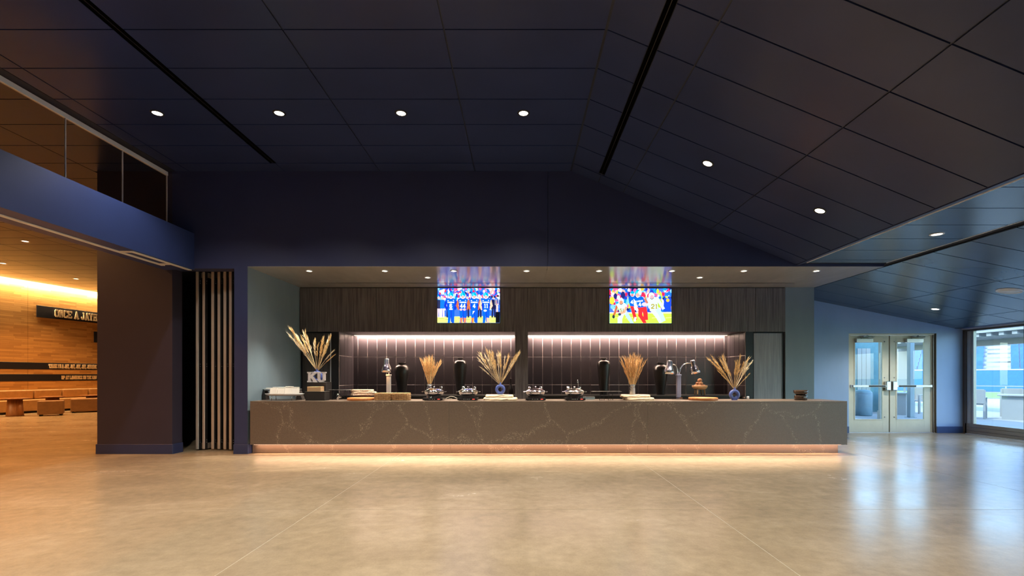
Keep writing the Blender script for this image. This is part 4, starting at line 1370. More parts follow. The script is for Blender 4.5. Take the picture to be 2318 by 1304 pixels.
bm = new(); box(bm, -.07, .07, -.07, .07, 0, .25); obj('foot', bm, 'white_paint', t)
t = thing('terrace_screen', 'white board screen outside the right door leaf', 'screen wall', (0, 20, -.03))
bm = new(); box(bm, X_(2033, 20), X_(2055, 20), 0, .1, .9, 2.45); obj('board', bm, 'white_paint', t)
for px in (2034.5, 2053.5):
    bm = new(); box(bm, X_(px, 20) - .03, X_(px, 20) + .03, .1, .16, 0, 2.45); obj('post', bm, 'white_paint', t)

def patio_chair(label, x, y, rz):
    t = thing('patio_chair', label, 'chair', (x, y, -.03), rz, 'white terrace chairs')
    b_ = new(); box(b_, -.25, .25, -.24, .24, .43, .47, bev=.015, seg=2); obj('seat', b_, 'white_paint', t)
    b_ = new(); box(b_, -.25, .25, .22, .26, .47, .92, bev=.012, seg=2); obj('backrest', b_, 'white_paint', t)
    for sx_ in (-1, 1):
        b_ = new(); box(b_, sx_ * .25 - .03, sx_ * .25 + .03, -.24, .24, .64, .68, bev=.01, seg=1); obj('armrest', b_, 'white_paint', t)
        for sy in (-1, 1):
            b_ = new(); box(b_, sx_ * .25 - .028, sx_ * .25 + .028, sy * .22 - .028, sy * .22 + .028, 0, .65 if sy < 0 else .9); obj('leg', b_, 'white_paint', t)
def patio_table(label, x, y):
    t = thing('patio_table', label, 'table', (x, y, -.03), .78)
    b_ = new(); box(b_, -.55, .55, -.4, .4, .72, .76, bev=.01, seg=2); obj('table_top', b_, 'white_paint', t)
    for sx_ in (-1, 1):
        b_ = new(); box(b_, sx_ * .4 - .07, sx_ * .4 + .07, -.3, .3, 0, .72); obj('leg', b_, 'white_paint', t)
patio_table('white terrace table outside the glazed wall', 15.3, 15.0)
patio_chair('white terrace chair with its back to the terrace table, near the jamb', 14.35, 15.35, 2.3)
patio_chair('white terrace chair at the far side of the terrace table', 16.2, 16.0, -.8)
patio_chair('white terrace chair at the near end of the terrace table', 15.9, 14.3, -1.9)
patio_table('white terrace table outside the right door leaf', 13.2, 17.0)
patio_chair('white terrace chair outside the right door leaf', 14.2, 17.4, -1.3)
t = thing('railing', 'thin white railing at the edge of the terrace', 'railing', (0, 0, -.03))
t.matrix_world = Matrix.Translation((20.5, 20.5, -.03)) @ Matrix.Rotation(math.radians(-45), 4, 'Z')
for z in (.35, .62, .88):
    bm = new(); box(bm, -10, 14, -.02, .02, z, z + .035); obj('rail', bm, 'white_paint', t)
for k in range(13):
    bm = new(); box(bm, -10 + 2 * k - .025, -10 + 2 * k + .025, -.025, .025, 0, .9); obj('post', bm, 'white_paint', t)
# ================================================================ THINGS ON THE COUNTERS
mat('napkin_white', (0.90, 0.88, 0.84), 0.8, var=0.03)
mat('kraft_paper', (0.55, 0.36, 0.20), 0.8, var=0.08, scale=40, stretch=(1, 1, 6))
mat('matte_black', (0.016, 0.015, 0.016), 0.5, var=0.15)
mat('urn_black', (0.014, 0.012, 0.012), 0.28, var=0.2, scale=20, bump=0.12, bscale=110)
mat('letter_grey', (0.55, 0.52, 0.55), 0.6, var=0.12, scale=60)
mat('ring_blue', (0.08, 0.12, 0.38), 0.22, var=0.15, scale=12)
mat('straw', (0.74, 0.54, 0.27), 0.75, var=0.25, scale=40)
mat('straw_pale', (0.85, 0.73, 0.54), 0.75, var=0.2, scale=40)
mat('wheat', (0.72, 0.44, 0.19), 0.75, var=0.3, scale=40)
mat('wicker', (0.42, 0.26, 0.12), 0.65, var=0.45, scale=90)
mat('wicker_dark', (0.20, 0.10, 0.04), 0.65, var=0.4, scale=90)
mat('stone_cream', (0.70, 0.56, 0.40), 0.7, var=0.16, scale=30, bump=0.25, bscale=60)
mat('stone_bark', (0.42, 0.33, 0.25), 0.75, var=0.5, scale=40, bump=0.5, bscale=50)
mat('cooker_black', (0.012, 0.011, 0.013), 0.18, var=0.1)
mat('pastry', (0.52, 0.25, 0.13), 0.7, var=0.35, scale=60, bump=0.3, bscale=60)
mat('smoky_glass', (0.05, 0.03, 0.02), 0.12, spec=0.6)
mat('cord_grey', (0.30, 0.28, 0.25), 0.5)
mat('post_blue', (0.27, 0.28, 0.40), 0.25, metal=0.4, var=0.1)
emit_mat('display_red', (1.0, 0.08, 0.06), 2.0)
emit_mat('bulb_glow', (1.0, 0.62, 0.30), 10.0)
CZ = CT                       # front counter top
BZ = 0.90                     # back counter top

# ---- napkins: upper platter on a wedge stand, lower oval platter on feet
def oval(bm, cx, cy, z, a, b, prof, seg=36):
    """lathe stretched to an oval: prof = [(k, dz)]"""
    lathe(bm, [(k, dz) for k, dz in prof], (0, 0, 0), seg, Matrix.Translation((cx, cy, z)) @ Matrix.Diagonal((a, b, 1, 1)))
DISH = [(0, 0), (.80, 0), (.93, .014), (1.0, .034), (.985, .037), (.92, .020), (.79, .006), (0, .006)]
def platter_feet(name, label, cx, cy, z, a, b, feet):
    t = thing(name, label, 'platter', (cx, cy, CZ))
    b_ = new(); oval(b_, 0, 0, z - CZ, a, b, DISH); obj('dish', b_, 'silver', t)
    for fx in feet:
        for fy in (-.07, .07):
            b_ = new(); tube(b_, [(fx, fy, z - CZ - .001), (fx, fy * 1.15, .002)], .006, 8); obj('foot', b_, 'chrome', t)
    return t
yp = 8.40
platter_feet('oval_platter', 'long silver oval platter on chrome feet holding the upright napkin packs', X_(644.5, yp), yp, CZ + .082, .34, .13, (-.19, .16))
yu = 8.68
t = thing('oval_platter', 'raised silver oval platter on black wedge feet behind the napkin packs', 'platter', (X_(640, yu), yu, CZ))
bm = new(); oval(bm, 0, 0, .155, .345, .14, DISH); obj('dish', bm, 'silver', t)
for s in (-1, 1):
    bm = new(); prism_xz(bm, [(s * .32 - .055, 0), (s * .32 + .055, 0), (s * .32 + .012 - .02 * s, .158), (s * .32 - .012 - .02 * s, .158)], -.06, .06); obj('wedge_foot', bm, 'matte_black', t)
for k, px in enumerate((619.5, 636.5, 653, 669)):
    lab = ('first from the wedge foot', 'second from the wedge foot', 'third from the wedge foot', 'beside the black riser box')[k]
    t = thing('napkin_pack', 'upright white napkin pack leaning on the lower platter, ' + lab, 'napkins', (X_(px, yp), yp - .02, CZ + .099), 0, 'upright napkin packs')
    t.rotation_euler = (-.16, 0, (rng.random() - .5) * .1)
    for j in range(3):
        bm = new(); box(bm, -.061, .061, -.002 + .011 * j, .007 + .011 * j, 0, .112 - .002 * j, bev=.002, seg=1); obj('napkin', bm, 'napkin_white', t)
for k, (px, n) in enumerate(((612.0, 4), (626.4, 5), (640.8, 5), (655.2, 6), (669.3, 5))):
    lab = ('at the wedge foot end', 'second along', 'in the middle', 'fourth along', 'at the riser box end')[k]
    t = thing('napkin_stack', 'flat white napkin stack on the raised platter, ' + lab, 'napkins', (X_(px, yu), yu, CZ + .162), 0, 'flat napkin stacks')
    for j in range(n):
        bm = new(); box(bm, -.053, .053, -.05, .05, .0125 * j, .0125 * j + .0115, bev=.003, seg=1)
        obj('napkin', bm, 'napkin_white', t, rot=(0, 0, (rng.random() - .5) * .25), loc=((rng.random() - .5) * .012, (rng.random() - .5) * .012, 0))

# ---- black riser boxes, kraft napkins, letters and ring vase
def riser(label, px0, px1, y0, y1, h):
    t = thing('display_riser', label, 'display box', (0, 0, CZ))
    xa, xb = X_(px0, y0), X_(px1, y0)
    b_ = new(); box(b_, xa, xb, y0, y1, .0, h - .012, bev=.002, seg=1); obj('box_body', b_, 'matte_black', t)
    b_ = new(); box(b_, xa - .004, xb + .004, y0 - .004, y1 + .002, h - .012, h, bev=.002, seg=1); obj('box_top', b_, 'matte_black', t)
    return CZ + h
zr1 = riser('low black display box with the kraft napkins on top', 691, 735, 8.30, 8.515, .155)
zr2 = riser('tall black display box carrying the two letters and a blue ring vase', 695, 737.5, 8.53, 8.80, .312)
t = thing('kraft_napkin_stack', 'stack of brown kraft napkins on the low black box', 'napkins', (X_(714.5, 8.41), 8.41, zr1 + .001))
for j in range(7):
    bm = new(); box(bm, -.118, .118, -.07, .07, .0118 * j, .0118 * j + .0108, bev=.003, seg=1); obj('napkin', bm, 'kraft_paper', t, rot=(0, 0, (rng.random() - .5) * .03))
for ch, px0, px1 in (('K', 697, 717.5), ('U', 719, 737)):
    y = 8.575
    xa, xb = X_(px0, y), X_(px1, y); H = .18
    bm = new(); ws = (xb - xa) / (.7 * H)
    for n_, q in enumerate(glyph_quads(ch, .2)): prism_xz(bm, [((gx - .35) * H * ws, gy * H) for gx, gy in q], -.018 - .0005 * n_, .018 + .0005 * n_)
    tag(obj('letter_block', bm, 'letter_grey', loc=((xa + xb) / 2, y, zr2 + .001)), 'grey speckled block letter %s standing on the tall black box' % ch, 'letter')

def ring_vase(label, x, y, z, R, rot=0.0):
    t = thing('ring_vase', label, 'vase', (x, y, z), rot)
    r = R * .30; b_ = new()
    lathe(b_, [(R - r + r * math.cos(a), r * 1.05 * math.sin(a)) for a in [2 * math.pi * k / 14 for k in range(14)]], seg=36, closed=True,
          mtx=Matrix.Translation((0, 0, R)) @ Matrix.Rotation(math.pi / 2, 4, 'X'))
    obj('ring_body', b_, 'ring_blue', t)
    b_ = new(); lathe(b_, [(r * .95, 2 * R - r * .55), (r * .7, 2 * R + .002), (r * .52, 2 * R + .022), (r * .60, 2 * R + .032), (r * .46, 2 * R + .032), (r * .4, 2 * R + .005)], seg=18); obj('neck', b_, 'ring_blue', t)
    b_ = new(); box(b_, -R * .48, R * .48, -r * .85, r * .85, .0, .014, bev=.005, seg=2); obj('foot', b_, 'ring_blue', t)
    return z + 2 * R + .034

def stalk_mesh(L, lean, rnd, plume, blades, spread, stem_r=.0022, curl=.12):
    """one dried stem with a feathery head; returns a bmesh, lean = (dx, dy) of the tip per unit length"""
    b_ = new()
    d = Vector((lean[0], lean[1], 1)).normalized()
    side = Vector((d.z, 0, -d.x)).normalized()
    bend = rnd.uniform(-1, 1) * curl * L
    pts = [d * (L * s) + side * bend * s * s for s in (0, .25, .5, .75, 1)]
    tube(b_, pts, stem_r, 4, r2=stem_r * .5)
    for k in range(blades):
        s = 1 - plume * rnd.random()
        i = min(3, int(s * 4)); f = s * 4 - i
        p = pts[i].lerp(pts[i + 1], f)
        dd = (pts[i + 1] - pts[i]).normalized()
        out = Vector((rnd.uniform(-1, 1), rnd.uniform(-1, 1), rnd.uniform(-.3, .3)))
        tip = p + dd * L * rnd.uniform(.10, .20) + out * spread * L * rnd.uniform(.4, 1)
        n = dd.cross(out).normalized() * stem_r * rnd.uniform(.8, 1.6)
        m_ = p.lerp(tip, .5) + out * spread * L * .1
        v = [b_.verts.new(q) for q in (p - n * .4, m_ - n, tip, m_ + n, p + n * .4)]
        b_.faces.new(v)
    return b_
def dried_bunch(label, x, y, z, stems, rnd, m='straw', plume=.5, blades=46, spread=.065, rr=.012, alt='straw_pale', stem_r=.0028):
    t = thing('dried_grass', label, 'dried grass', (x, y, z))
    for L, lx in stems:
        b_ = stalk_mesh(L, (lx, rnd.uniform(-.22, .22)), rnd, plume, blades, spread, stem_r)
        obj('stalk', b_, alt if rnd.random() < .25 else m, t, (lx * .02, rnd.uniform(-rr, rr), 0))
    return t
R1 = random.Random(21)
zv = ring_vase('blue ring vase standing behind the grey letters', X_(718, 8.69), 8.69, zr2 + .001, .103)
dried_bunch('spray of dried grass in the ring vase behind the grey letters', X_(718, 8.69), 8.69, zv - .03,
            [(.80, -.62), (.74, -.66), (.66, -.58), (.70, -.52), (.62, -.45), (.56, -.72), (.68, -.30), (.70, -.36), (.60, -.40), (.52, -.2), (.48, -.1), (.46, .05), (.55, .18), (.58, .28), (.64, .42), (.60, .36), (.50, .25), (.48, .48), (.42, .55), (.38, .95), (.44, .32)], R1)
zs = None

# ---- black stand, slab pile, round board, baskets
ys_ = 8.72
t = thing('display_stand', 'flat black tray on folded wire legs behind the orange board', 'stand', (X_(774, ys_), ys_, CZ))
bm = new(); box(bm, -.20, .20, -.12, .12, .168, .176, bev=.002, seg=1); obj('tray', bm, 'black_metal', t)
for s in (-1, 1):
    bm = new(); tube(bm, [(s * .10, -.10, .168), (s * .14, -.10, .006), (s * .14, .10, .006), (s * .10, .10, .168)], .005, 6); obj('wire_leg', bm, 'black_metal', t)
bm = new(); tube(bm, [(-.13, -.1, .01), (.1, -.1, .166)], .004, 6); tube(bm, [(.13, -.1, .01), (-.1, -.1, .166)], .004, 6); obj('cross_brace', bm, 'black_metal', t)
t = thing('votive_glass', 'small clear cylinder standing under the black tray', 'glass', (X_(764.5, 8.55), 8.55, CZ))
bm = new(); lathe(bm, [(.016, 0), (.02, .002), (.02, .11), (.017, .11), (.017, .006), (0, .006)], seg=18); obj('cup', bm, 'chrome', t)
yb_ = 8.74
t = thing('display_riser', 'low black box carrying the pile of bark-edged slabs', 'display box', (X_(822, yb_), yb_, CZ))
bm = new(); box(bm, -.20, .20, -.11, .12, 0, .064, bev=.003, seg=1); obj('box_body', bm, 'matte_black', t)
bm = new(); box(bm, -.205, .205, -.114, .122, .064, .072, bev=.002, seg=1); obj('box_top', bm, 'matte_black', t)
def rough_slab(name, label, x, y, z, w, d, h, m, seed, group=None):
    rn = random.Random(seed); n = 26
    b_ = new(); rings = []
    for zz, k in ((0, .96), (h * .35, 1.0), (h * .7, .985), (h, .94)):
        ring = []
        for i in range(n):
            a = 2 * math.pi * i / n
            c, s = math.cos(a), math.sin(a)
            sq = (abs(c) ** 4 + abs(s) ** 4) ** (-.25)
            f = k * (1 + rn.uniform(-.03, .03))
            ring.append(b_.verts.new((w / 2 * c * sq * f, d / 2 * s * sq * f, zz)))
        rings.append(ring)
    b_.faces.new(rings[0][::-1]); b_.faces.new(rings[-1])
    for a, b2 in zip(rings[:-1], rings[1:]):
        for i in range(n): b_.faces.new((a[i], a[(i + 1) % n], b2[(i + 1) % n], b2[i]))
    return tag(obj(name, b_, m, loc=(x, y, z)), label, 'slab', group)
rough_slab('bark_slab', 'bark-edged serving slab at the bottom of the pile', X_(822, yb_), yb_, CZ + .073, .44, .23, .036, 'stone_bark', 1, 'bark-edged slab pile')
rough_slab('bark_slab', 'bark-edged serving slab in the middle of the pile', X_(824, yb_), yb_, CZ + .1095, .43, .22, .034, 'stone_bark', 2, 'bark-edged slab pile')
rough_slab('bark_slab', 'bark-edged serving slab on top of the pile', X_(820, yb_), yb_, CZ + .144, .40, .21, .036, 'stone_bark', 3, 'bark-edged slab pile')
def round_board(label, px, y, r, h):
    b_ = new(); lathe(b_, [(0, 0), (r - .006, 0), (r, .006), (r, h - .006), (r - .006, h), (0, h)], seg=48)
    return tag(obj('round_board', b_, 'warm_wood', loc=(X_(px, y), y, CZ + .0005)), label, 'serving board')
round_board('round orange wooden board beside the woven baskets', 817, 8.40, .228, .048)
def basket(label, px0, px1, y, d, h, group):
    xa, xb = X_(px0, y), X_(px1, y); w = xb - xa
    t = thing('woven_basket', label, 'basket', ((xa + xb) / 2, y + d / 2, CZ), 0, group)
    b_ = new(); box(b_, -w / 2 + .012, w / 2 - .012, -d / 2 + .012, d / 2 - .012, .003, .010); obj('base', b_, 'wicker', t)
    def path(z, off, n=44):
        out = []
        for i in range(n):
            a = 2 * math.pi * i / n; c, s = math.cos(a), math.sin(a)
            sq = (abs(c) ** 6 + abs(s) ** 6) ** (-1 / 6)
            wv = off * (1 if (i // 2) % 2 else -1)
            out.append((c * sq * (w / 2 - .008 + wv), s * sq * (d / 2 - .008 + wv), z))
        return out
    nr = 10
    for k in range(nr):
        b_ = new(); tube(b_, path(.008 + (h - .016) * k / (nr - 1), .0065 * (1 if k % 2 else -1)), .0062, 6, closed=True); obj('weave_strand', b_, 'wicker' if k % 3 else 'wicker_dark', t)
    b_ = new(); tube(b_, path(h - .002, 0), .008, 6, closed=True); obj('rim', b_, 'wicker', t)
    for i in range(0, 44, 2):
        a = 2 * math.pi * i / 44; c, s = math.cos(a), math.sin(a); sq = (abs(c) ** 6 + abs(s) ** 6) ** (-1 / 6)
        b_ = new(); q = (c * sq * (w / 2 - .009), s * sq * (d / 2 - .009)); tube(b_, [(q[0], q[1], .004), (q[0], q[1], h - .004)], .0045, 5); obj('stake', b_, 'wicker_dark', t)
basket('square woven basket beside the round orange board', 845.5, 884, 8.29, .24, .125, 'woven baskets')
basket('square woven basket before the wide black urn', 885, 924.5, 8.29, .24, .125, 'woven baskets')

# ---- heat lamps
SHADE = [(.030, 0), (.040, -.004), (.046, -.02), (.049, -.09), (.058, -.12), (.078, -.155), (.088, -.20), (.092, -.245), (.088, -.245), (.083, -.20), (.072, -.157), (.050, -.12), (.040, -.09), (0, -.085)]
def heat_lamp(label, px, y, post_top, arms, pm):
    t = thing('heat_lamp', label, 'heat lamp', (X_(px, y), y, CZ))
    b_ = new(); box(b_, -.15, .15, -.11, .11, .0, .014, bev=.003, seg=1); obj('base_plate', b_, 'chrome', t)
    b_ = new(); box(b_, -.055, .055, -.05, .05, .015, .04, bev=.006, seg=2); obj('collar', b_, 'chrome', t)
    b_ = new(); box(b_, -.034, .034, -.034, .034, .04, post_top - .02, bev=.004, seg=2); obj('post', b_, pm, t)
    b_ = new(); box(b_, -.042, .042, -.042, .042, post_top - .02, post_top + .012, bev=.005, seg=2); obj('post_cap', b_, pm, t)
    for pts, top, rot in arms:
        b_ = new(); tube(b_, pts, .010, 10); obj('gooseneck', b_, 'chrome', t)
        b_ = new(); lathe(b_, SHADE, seg=28); sh = obj('shade', b_, 'chrome', t, top, rot)
        b_ = new(); lathe(b_, [(0, 0), (.02, -.01), (.032, -.05), (.026, -.08), (0, -.092)], (0, 0, -.13), 16); obj('bulb', b_, 'bulb_glow', sh)
        light('lamp', 'SPOT', (0, 0, -.235), 5, (1.0, 0.55, 0.25), sh, size=.04, spot=110, blend=.8)
def arc(p0, p1, h, n=10):
    """gooseneck rising from p0 and bending over to p1"""
    p0, p1 = Vector(p0), Vector(p1); c = Vector((p0.x + (p1.x - p0.x) * .12, p0.y, p1.z + h))
    return [tuple((p0.lerp(c, s)).lerp(c.lerp(p1, s), s)) for s in [k / n for k in range(n + 1)]]
yh = 8.74; s_ = yh / F
heat_lamp('double chrome heat lamp with a blue-tinted post beside the round board', 1536, yh, 1.32 - CZ + .01, [
    (arc((-.012, 0, .45), (-.10, 0, .625), .02), ((1516.5 - 1536) * s_, 0, 1.32 + 34 * s_ - CZ), (0, .06, 0)),
    (arc((.012, 0, .45), (.215, 0, .65), .03), ((1567 - 1536) * s_, 0, 1.32 + 35 * s_ - CZ), (0, -.24, 0))], 'post_blue')
heat_lamp('chrome heat lamp with one bell shade behind the woven baskets', 880, yh, 1.32 - CZ + .01, [
    (arc((0, .01, .45), (-.002, -.02, .66), .05), ((878 - 880) * s_, -.07, 1.32 + 38 * s_ - CZ), (-.04, 0.02, 0))], 'silver')

# ---- black urns and bottle on the back counter
def lathe_thing(name, label, cat, px, y, z, prof, m, seg=40, parts=None, group=None):
    t = thing(name, label, cat, (X_(px, y), y, z), 0, group)
    b_ = new(); lathe(b_, prof, seg=seg); obj('body', b_, m, t)
    for pn, pp, pm in (parts or []):
        b_ = new(); lathe(b_, pp, seg=seg); obj(pn, b_, pm, t)
    return t
WIDE = [(0, 0), (.085, 0), (.088, .01), (.098, .12), (.125, .28), (.150, .43), (.160, .53), (.152, .59), (.120, .635), (.085, .648), (.072, .655)]
WLIP = [(.072, .655), (.066, .668), (.082, .685), (.086, .70), (.074, .70), (.060, .675), (.058, .64)]
TALL = [(0, 0), (.088, 0), (.092, .012), (.096, .12), (.112, .30), (.130, .48), (.142, .60), (.145, .66), (.136, .71), (.105, .742), (.070, .752), (.060, .757)]
TLIP = [(.060, .757), (.054, .768), (.066, .785), (.070, .798), (.060, .80), (.048, .77), (.046, .74)]
yu_ = 10.62
lathe_thing('black_urn', 'wide-shouldered black urn behind the second woven basket', 'urn', 910, yu_, BZ, WIDE, 'urn_black', parts=[('lip', WLIP, 'urn_black')], group='black urns')
lathe_thing('black_urn', 'slim tall black urn behind the second chafing dish', 'urn', 1042, yu_, BZ, TALL, 'urn_black', parts=[('lip', TLIP, 'urn_black')], group='black urns')
lathe_thing('black_urn', 'slim tall black urn behind the wire stand', 'urn', 1366.5, yu_, BZ, TALL, 'urn_black', parts=[('lip', TLIP, 'urn_black')], group='black urns')
lathe_thing('black_urn', 'wide-shouldered black urn beside the double heat lamp', 'urn', 1495.5, yu_, BZ, WIDE, 'urn_black', parts=[('lip', WLIP, 'urn_black')], group='black urns')
lathe_thing('bottle_vase', 'small black long-necked bottle vase next to the wood pier', 'vase', 1156, 10.5, BZ,
            [(0, 0), (.045, 0), (.060, .04), (.066, .09), (.055, .14), (.030, .20), (.018, .26), (.016, .33)], 'urn_black', parts=[('lip', [(.016, .33), (.024, .345), (.036, .352), (.030, .356), (.012, .34)], 'urn_black')])

# ---- wheat sheaves in metal vases
def sheaf(label, px, y, z, L, half, n, seed):
    rn = random.Random(seed)
    st_ = []
    for k in range(n):
        u = -1 + 2 * (k + .5) / n
        st_.append((L * (1 - .10 * abs(u)) * rn.uniform(.88, 1.04), u * half / L + rn.uniform(-.03, .03)))
    return dried_bunch(label, X_(px, y), y, z, st_, rn, 'wheat', plume=.6, blades=36, spread=.042, rr=.025, alt='straw', stem_r=.0026)
lathe_thing('metal_vase', 'small chrome vase behind the first chafing dish', 'vase', 972, 8.74, CZ,
            [(0, 0), (.05, 0), (.052, .02), (.055, .17), (.052, .21), (.038, .235), (.040, .275), (.044, .28), (.034, .28), (.032, .23), (0, .2)], 'chrome', 28, [('collar', [(.0405, .25), (.046, .255), (.046, .262), (.0405, .266)], 'steel')])
sheaf('golden wheat sheaf in the chrome vase behind the first chafing dish', 972, 8.74, CZ + .21, .53, .17, 42, 4)

# ---- chafing dishes on induction plates
def cooker(label_c, label_p, px, y):
    t = thing('induction_plate', label_c, 'induction plate', (X_(px, y), y, CZ), 0, 'induction plates')
    b_ = new(); box(b_, -.172, .172, -.15, .19, .008, .044, bev=.010, seg=2); obj('body', b_, 'cooker_black', t)
    b_ = new(); box(b_, -.16, .16, -.135, .175, .0445, .048, bev=.001, seg=1); obj('glass_top', b_, 'cooker_black', t)
    for q in ((-.13, -.11), (.13, -.11), (-.13, .15), (.13, .15)):
        b_ = new(); lathe(b_, [(0, 0), (.016, 0), (.018, .008), (0, .008)], (q[0], q[1], 0), 10); obj('foot', b_, 'black', t)
    b_ = new(); box(b_, .085, .125, -.1515, -.1502, .022, .032); obj('display', b_, 'display_red', t)
    for k in range(4):
        b_ = new(); box(b_, -.06 + .03 * k, -.052 + .03 * k, -.1513, -.1502, .024, .030); obj('key', b_, 'white_metal', t)
    d = thing('chafing_dish', label_p, 'chafing dish', (X_(px, y), y + .02, CZ + .0505), 0, 'chafing dishes')
    b_ = new()
    for a in range(4):
        an = math.pi / 4 + a * math.pi / 2
        tube(b_, [(.12 * math.cos(an), .12 * math.sin(an), .003), (.135 * math.cos(an), .135 * math.sin(an), .035)], .008, 6)
    tube(b_, [(.13 * math.cos(2 * math.pi * k / 24), .13 * math.sin(2 * math.pi * k / 24), .03) for k in range(24)], .006, 6, closed=True); obj('stand_ring', b_, 'black_metal', d)
    b_ = new(); lathe(b_, [(0, .036), (.10, .037), (.145, .048), (.165, .072), (.170, .098), (.182, .100), (.182, .104), (.165, .104), (0, .06)], seg=40); obj('pan', b_, 'chrome', d)
    b_ = new(); lathe(b_, [(.176, .105), (.174, .110), (.150, .128), (.110, .148), (.06, .158), (0, .161)], seg=40); lid = obj('lid', b_, 'chrome', d)
    b_ = new(); lathe(b_, [(0, .161), (.008, .161), (.007, .176), (.020, .182), (.020, .188), (0, .192)], seg=16); obj('knob', b_, 'chrome', lid)
    for s in (-1, 1):
        b_ = new(); tube(b_, [(s * .178, -.05, .098), (s * .205, -.04, .100), (s * .208, .0, .100), (s * .205, .04, .100), (s * .178, .05, .098)], .006, 8); obj('handle', b_, 'chrome', d)
        b_ = new(); lathe(b_, [(0, -.022), (.022, -.022), (.024, 0), (.022, .022), (0, .022)], seg=16, mtx=Matrix.Translation((s * .10, .12, .165)) @ Matrix.Rotation(math.pi / 2, 4, 'Y')); obj('hinge_barrel', b_, 'chrome', d)
        b_ = new(); box(b_, s * .10 - .012, s * .10 + .012, .118, .135, .10, .15); obj('hinge_arm', b_, 'chrome', d)
yk = 8.42
for px, w in ((982.5, 'beside the woven baskets, before the wheat sheaf'), (1060, 'before the first slim urn'), (1212, 'next to the cream slabs and wood pier'), (1300.5, 'before the kitchen tap')):
    cooker('black induction plate ' + w, 'round chrome chafing dish with lid, ' + w, px, yk)
t = thing('power_cord', 'thin grey cord looping between two induction plates', 'cord', (0, 0, CZ))
bm = new(); tube(bm, [(X_(1006, 8.66), 8.66, .006), (X_(1012, 8.7), 8.72, .03), (X_(1020, 8.72), 8.74, .055), (X_(1028, 8.72), 8.72, .045), (X_(1036, 8.66), 8.64, .02)], .005, 6); obj('cable', bm, 'cord_grey', t)
bm = new(); box(bm, X_(1019, 8.8) - .03, X_(1019, 8.8) + .03, 8.80, 8.84, .0, .012); obj('plug', bm, 'cord_grey', t)

# ---- cream stone slabs
ysl = 8.48
rough_slab('stone_slab', 'wide cream stone slab below the blue ring vase, lower of two', X_(1132.5, ysl), ysl + .02, CZ + .0005, .60, .36, .046, 'stone_cream', 11, 'cream stone slabs')
rough_slab('stone_slab', 'cream stone slab under the blue ring vase, upper of two', X_(1130.5, ysl), ysl + .03, CZ + .047, .49, .30, .048, 'stone_cream', 12, 'cream stone slabs')
zv = ring_vase('blue ring vase on the cream stone slabs by the wood pier', X_(1132.5, 8.54), 8.54, CZ + .0955, .090)
dried_bunch('wide fan of dried grass in the ring vase on the cream slabs', X_(1132.5, 8.54), 8.54, zv - .03,
            [(.60, -.80), (.58, -.72), (.62, -.66), (.55, -.60), (.60, -.52), (.55, -.46), (.54, -.36), (.56, -.42), (.50, -.30), (.55, -.22), (.54, -.28), (.50, -.10), (.52, -.16), (.50, .02), (.52, .08), (.48, .2), (.46, .26), (.50, .36), (.55, .44), (.60, .54), (.58, .60), (.48, .66), (.44, .5), (.42, -1.05)], R1, blades=34)
rough_slab('stone_slab', 'cream stone slab beneath the steel cylinder vase, lower of two', X_(1446, ysl), ysl + .02, CZ + .0005, .52, .34, .046, 'stone_cream', 13, 'cream stone slabs')
rough_slab('stone_slab', 'cream stone slab beneath the steel cylinder vase, upper of two', X_(1438.5, ysl), ysl + .03, CZ + .047, .51, .30, .048, 'stone_cream', 14, 'cream stone slabs')
lathe_thing('metal_vase', 'steel cylinder vase on the cream stone slabs', 'vase', 1431.5, 8.52, CZ + .0955,
            [(0, 0), (.048, 0), (.050, .006), (.050, .165), (.056, .178), (.052, .178), (.045, .165), (.045, .02), (0, .02)], 'steel', 28, [('band', [(.0502, .15), (.053, .152), (.053, .158), (.0502, .16)], 'chrome')])
sheaf('golden wheat sheaf in the steel cylinder vase', 1431.5, 8.52, CZ + .14, .62, .19, 46, 9)

# ---- wire stand, tray, bowl of pastries, board, right ring vase, jar
t = thing('wire_stand', 'black flat plate on bent wire legs before the slim urn', 'stand', (X_(1372, 8.44), 8.44, CZ))
bm = new(); box(bm, -.255, .255, -.10, .12, .150, .156, bev=.002, seg=1); obj('plate', bm, 'black_metal', t)
for s in (-1, 1):
    x = s * .075
    bm = new(); tube(bm, [(x - .03, -.07, .15), (x - .05, -.07, .005), (x + .02, .08, .005), (x + .03, -.07, .005), (x + .02, -.07, .15)], .0045, 6); obj('wire_leg', bm, 'black_metal', t)
bm = new(); box(bm, -.1, .1, -.06, .06, 0, .045, bev=.004, seg=1)
t = thing('service_box', 'low grey service box behind the fourth chafing dish', 'box', (X_(1333, 8.78), 8.78, CZ))
obj('box_body', bm, 'steel_post' if 'steel_post' in MATS else 'silver', t)
bm = new(); box(bm, -.103, .103, -.063, .063, .045, .05, bev=.002, seg=1); obj('box_lid', bm, 'matte_black', t)
t = thing('kitchen_tap', 'slim chrome gooseneck tap on the back counter', 'tap', (X_(1309, 10.5), 10.5, BZ))
bm = new(); lathe(bm, [(0, 0), (.026, 0), (.026, .008), (.014, .02), (.014, .05), (0, .05)], seg=16); obj('base', bm, 'chrome', t)
bm = new(); tube(bm, [(0, 0, .04), (0, 0, .27), (-.004, -.012, .315), (-.012, -.035, .335), (-.02, -.06, .325), (-.025, -.075, .29), (-.026, -.078, .25)], .009, 10); obj('spout', bm, 'chrome', t)
bm = new(); tube(bm, [(.012, 0, .05), (.05, -.01, .075)], .006, 8); obj('lever', bm, 'chrome', t)
yb2 = YB + .24
t = thing('footed_bowl', 'pale wooden footed bowl on the back counter', 'bowl', (X_(1584, yb2), yb2, BZ))
bm = new(); lathe(bm, [(0, .125), (.08, .125), (.13, .14), (.155, .17), (.160, .205), (.150, .207), (.140, .175), (.10, .155), (0, .15)], seg=36); obj('bowl_body', bm, 'pale_wood', t)
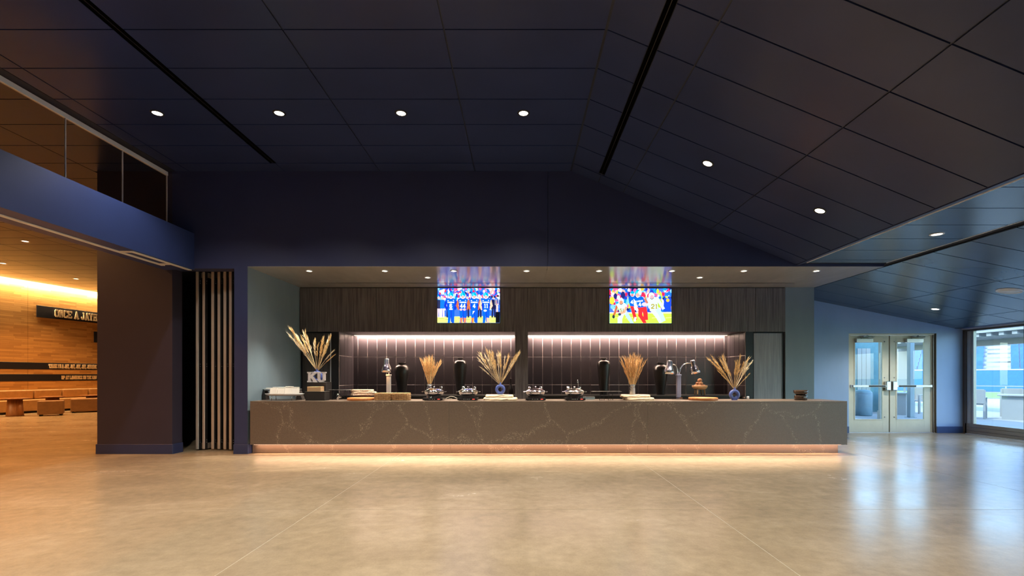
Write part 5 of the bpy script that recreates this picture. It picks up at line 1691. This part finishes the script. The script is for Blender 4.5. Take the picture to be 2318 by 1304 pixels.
for a in (-.6, .9, 2.4, 3.9):
    x, y = .095 * math.cos(a), .095 * math.sin(a)
    bm = new(); tube(bm, [(x, y, .132), (x * 1.08, y * 1.08, .05), (x * 1.12, y * 1.12, .003)], .017, 10, r2=.014); obj('leg', bm, 'pale_wood', t)
balls = [(.086 * math.cos(a), .086 * math.sin(a), .193, .040) for a in [k * math.pi / 3 + .3 for k in range(6)]] + \
        [(.047 * math.cos(a), .047 * math.sin(a), .252, .038) for a in (.5, 2.6, 4.7)] + [(.0, -.004, .318, .050)]
for k, (x, y, z, r) in enumerate(balls):
    b_ = new(); bmesh.ops.create_icosphere(b_, subdivisions=2, radius=r)
    rn = random.Random(k)
    for v in b_.verts: v.co *= 1 + rn.uniform(-.05, .02); v.co.z *= .88
    for f in b_.faces: f.smooth = True
    lab = 'round brown pastry on top of the heap in the footed bowl' if k == 9 else 'round brown pastry heaped in the footed bowl'
    tag(obj('pastry', b_, 'pastry', loc=(X_(1584, yb2) + x, yb2 + y, BZ + z)), lab, 'pastry', 'pastries in the footed bowl')
round_board('round honey wooden board under the double heat lamp', 1591.5, 8.46, .243, .048)
zv = ring_vase('blue ring vase standing directly on the counter near the grey cupboard', X_(1662.5, 8.52), 8.52, CZ + .0005, .094)
dried_bunch('spray of dried grass in the ring vase near the grey cupboard', X_(1662.5, 8.52), 8.52, zv - .03,
            [(.66, -.54), (.64, -.60), (.60, -.50), (.56, -.44), (.58, -.38), (.52, -.30), (.44, -.55), (.40, -.7), (.44, -.15), (.46, -.06), (.46, .02), (.44, .1), (.50, .22), (.55, .30), (.58, .38), (.52, .42), (.46, .34), (.44, .5), (.36, .9), (.40, .6)], R1)
t = thing('lidded_jar', 'squat glossy black jar with a dish lid near the counter end', 'jar', (X_(1812.5, 8.5), 8.5, CZ))
bm = new(); lathe(bm, [(0, 0), (.094, 0), (.100, .006), (.102, .06), (.098, .082), (.078, .092), (.07, .096), (0, .096)], seg=40); obj('body', bm, 'smoky_glass', t)
bm = new(); lathe(bm, [(0, .097), (.07, .097), (.098, .108), (.112, .135), (.114, .172), (.106, .174), (.098, .165), (0, .16)], seg=40); obj('lid', bm, 'smoky_glass', t)
t = thing('salt_shaker', 'tiny clear glass shaker beside the grey cupboard', 'shaker', (X_(1693, 8.8), 8.8, CZ))
bm = new(); lathe(bm, [(0, 0), (.02, 0), (.022, .045), (.018, .05), (0, .05)], seg=14); obj('body', bm, 'silver', t)
bm = new(); lathe(bm, [(.018, .05), (.018, .062), (0, .066)], seg=14); obj('cap', bm, 'chrome', t)
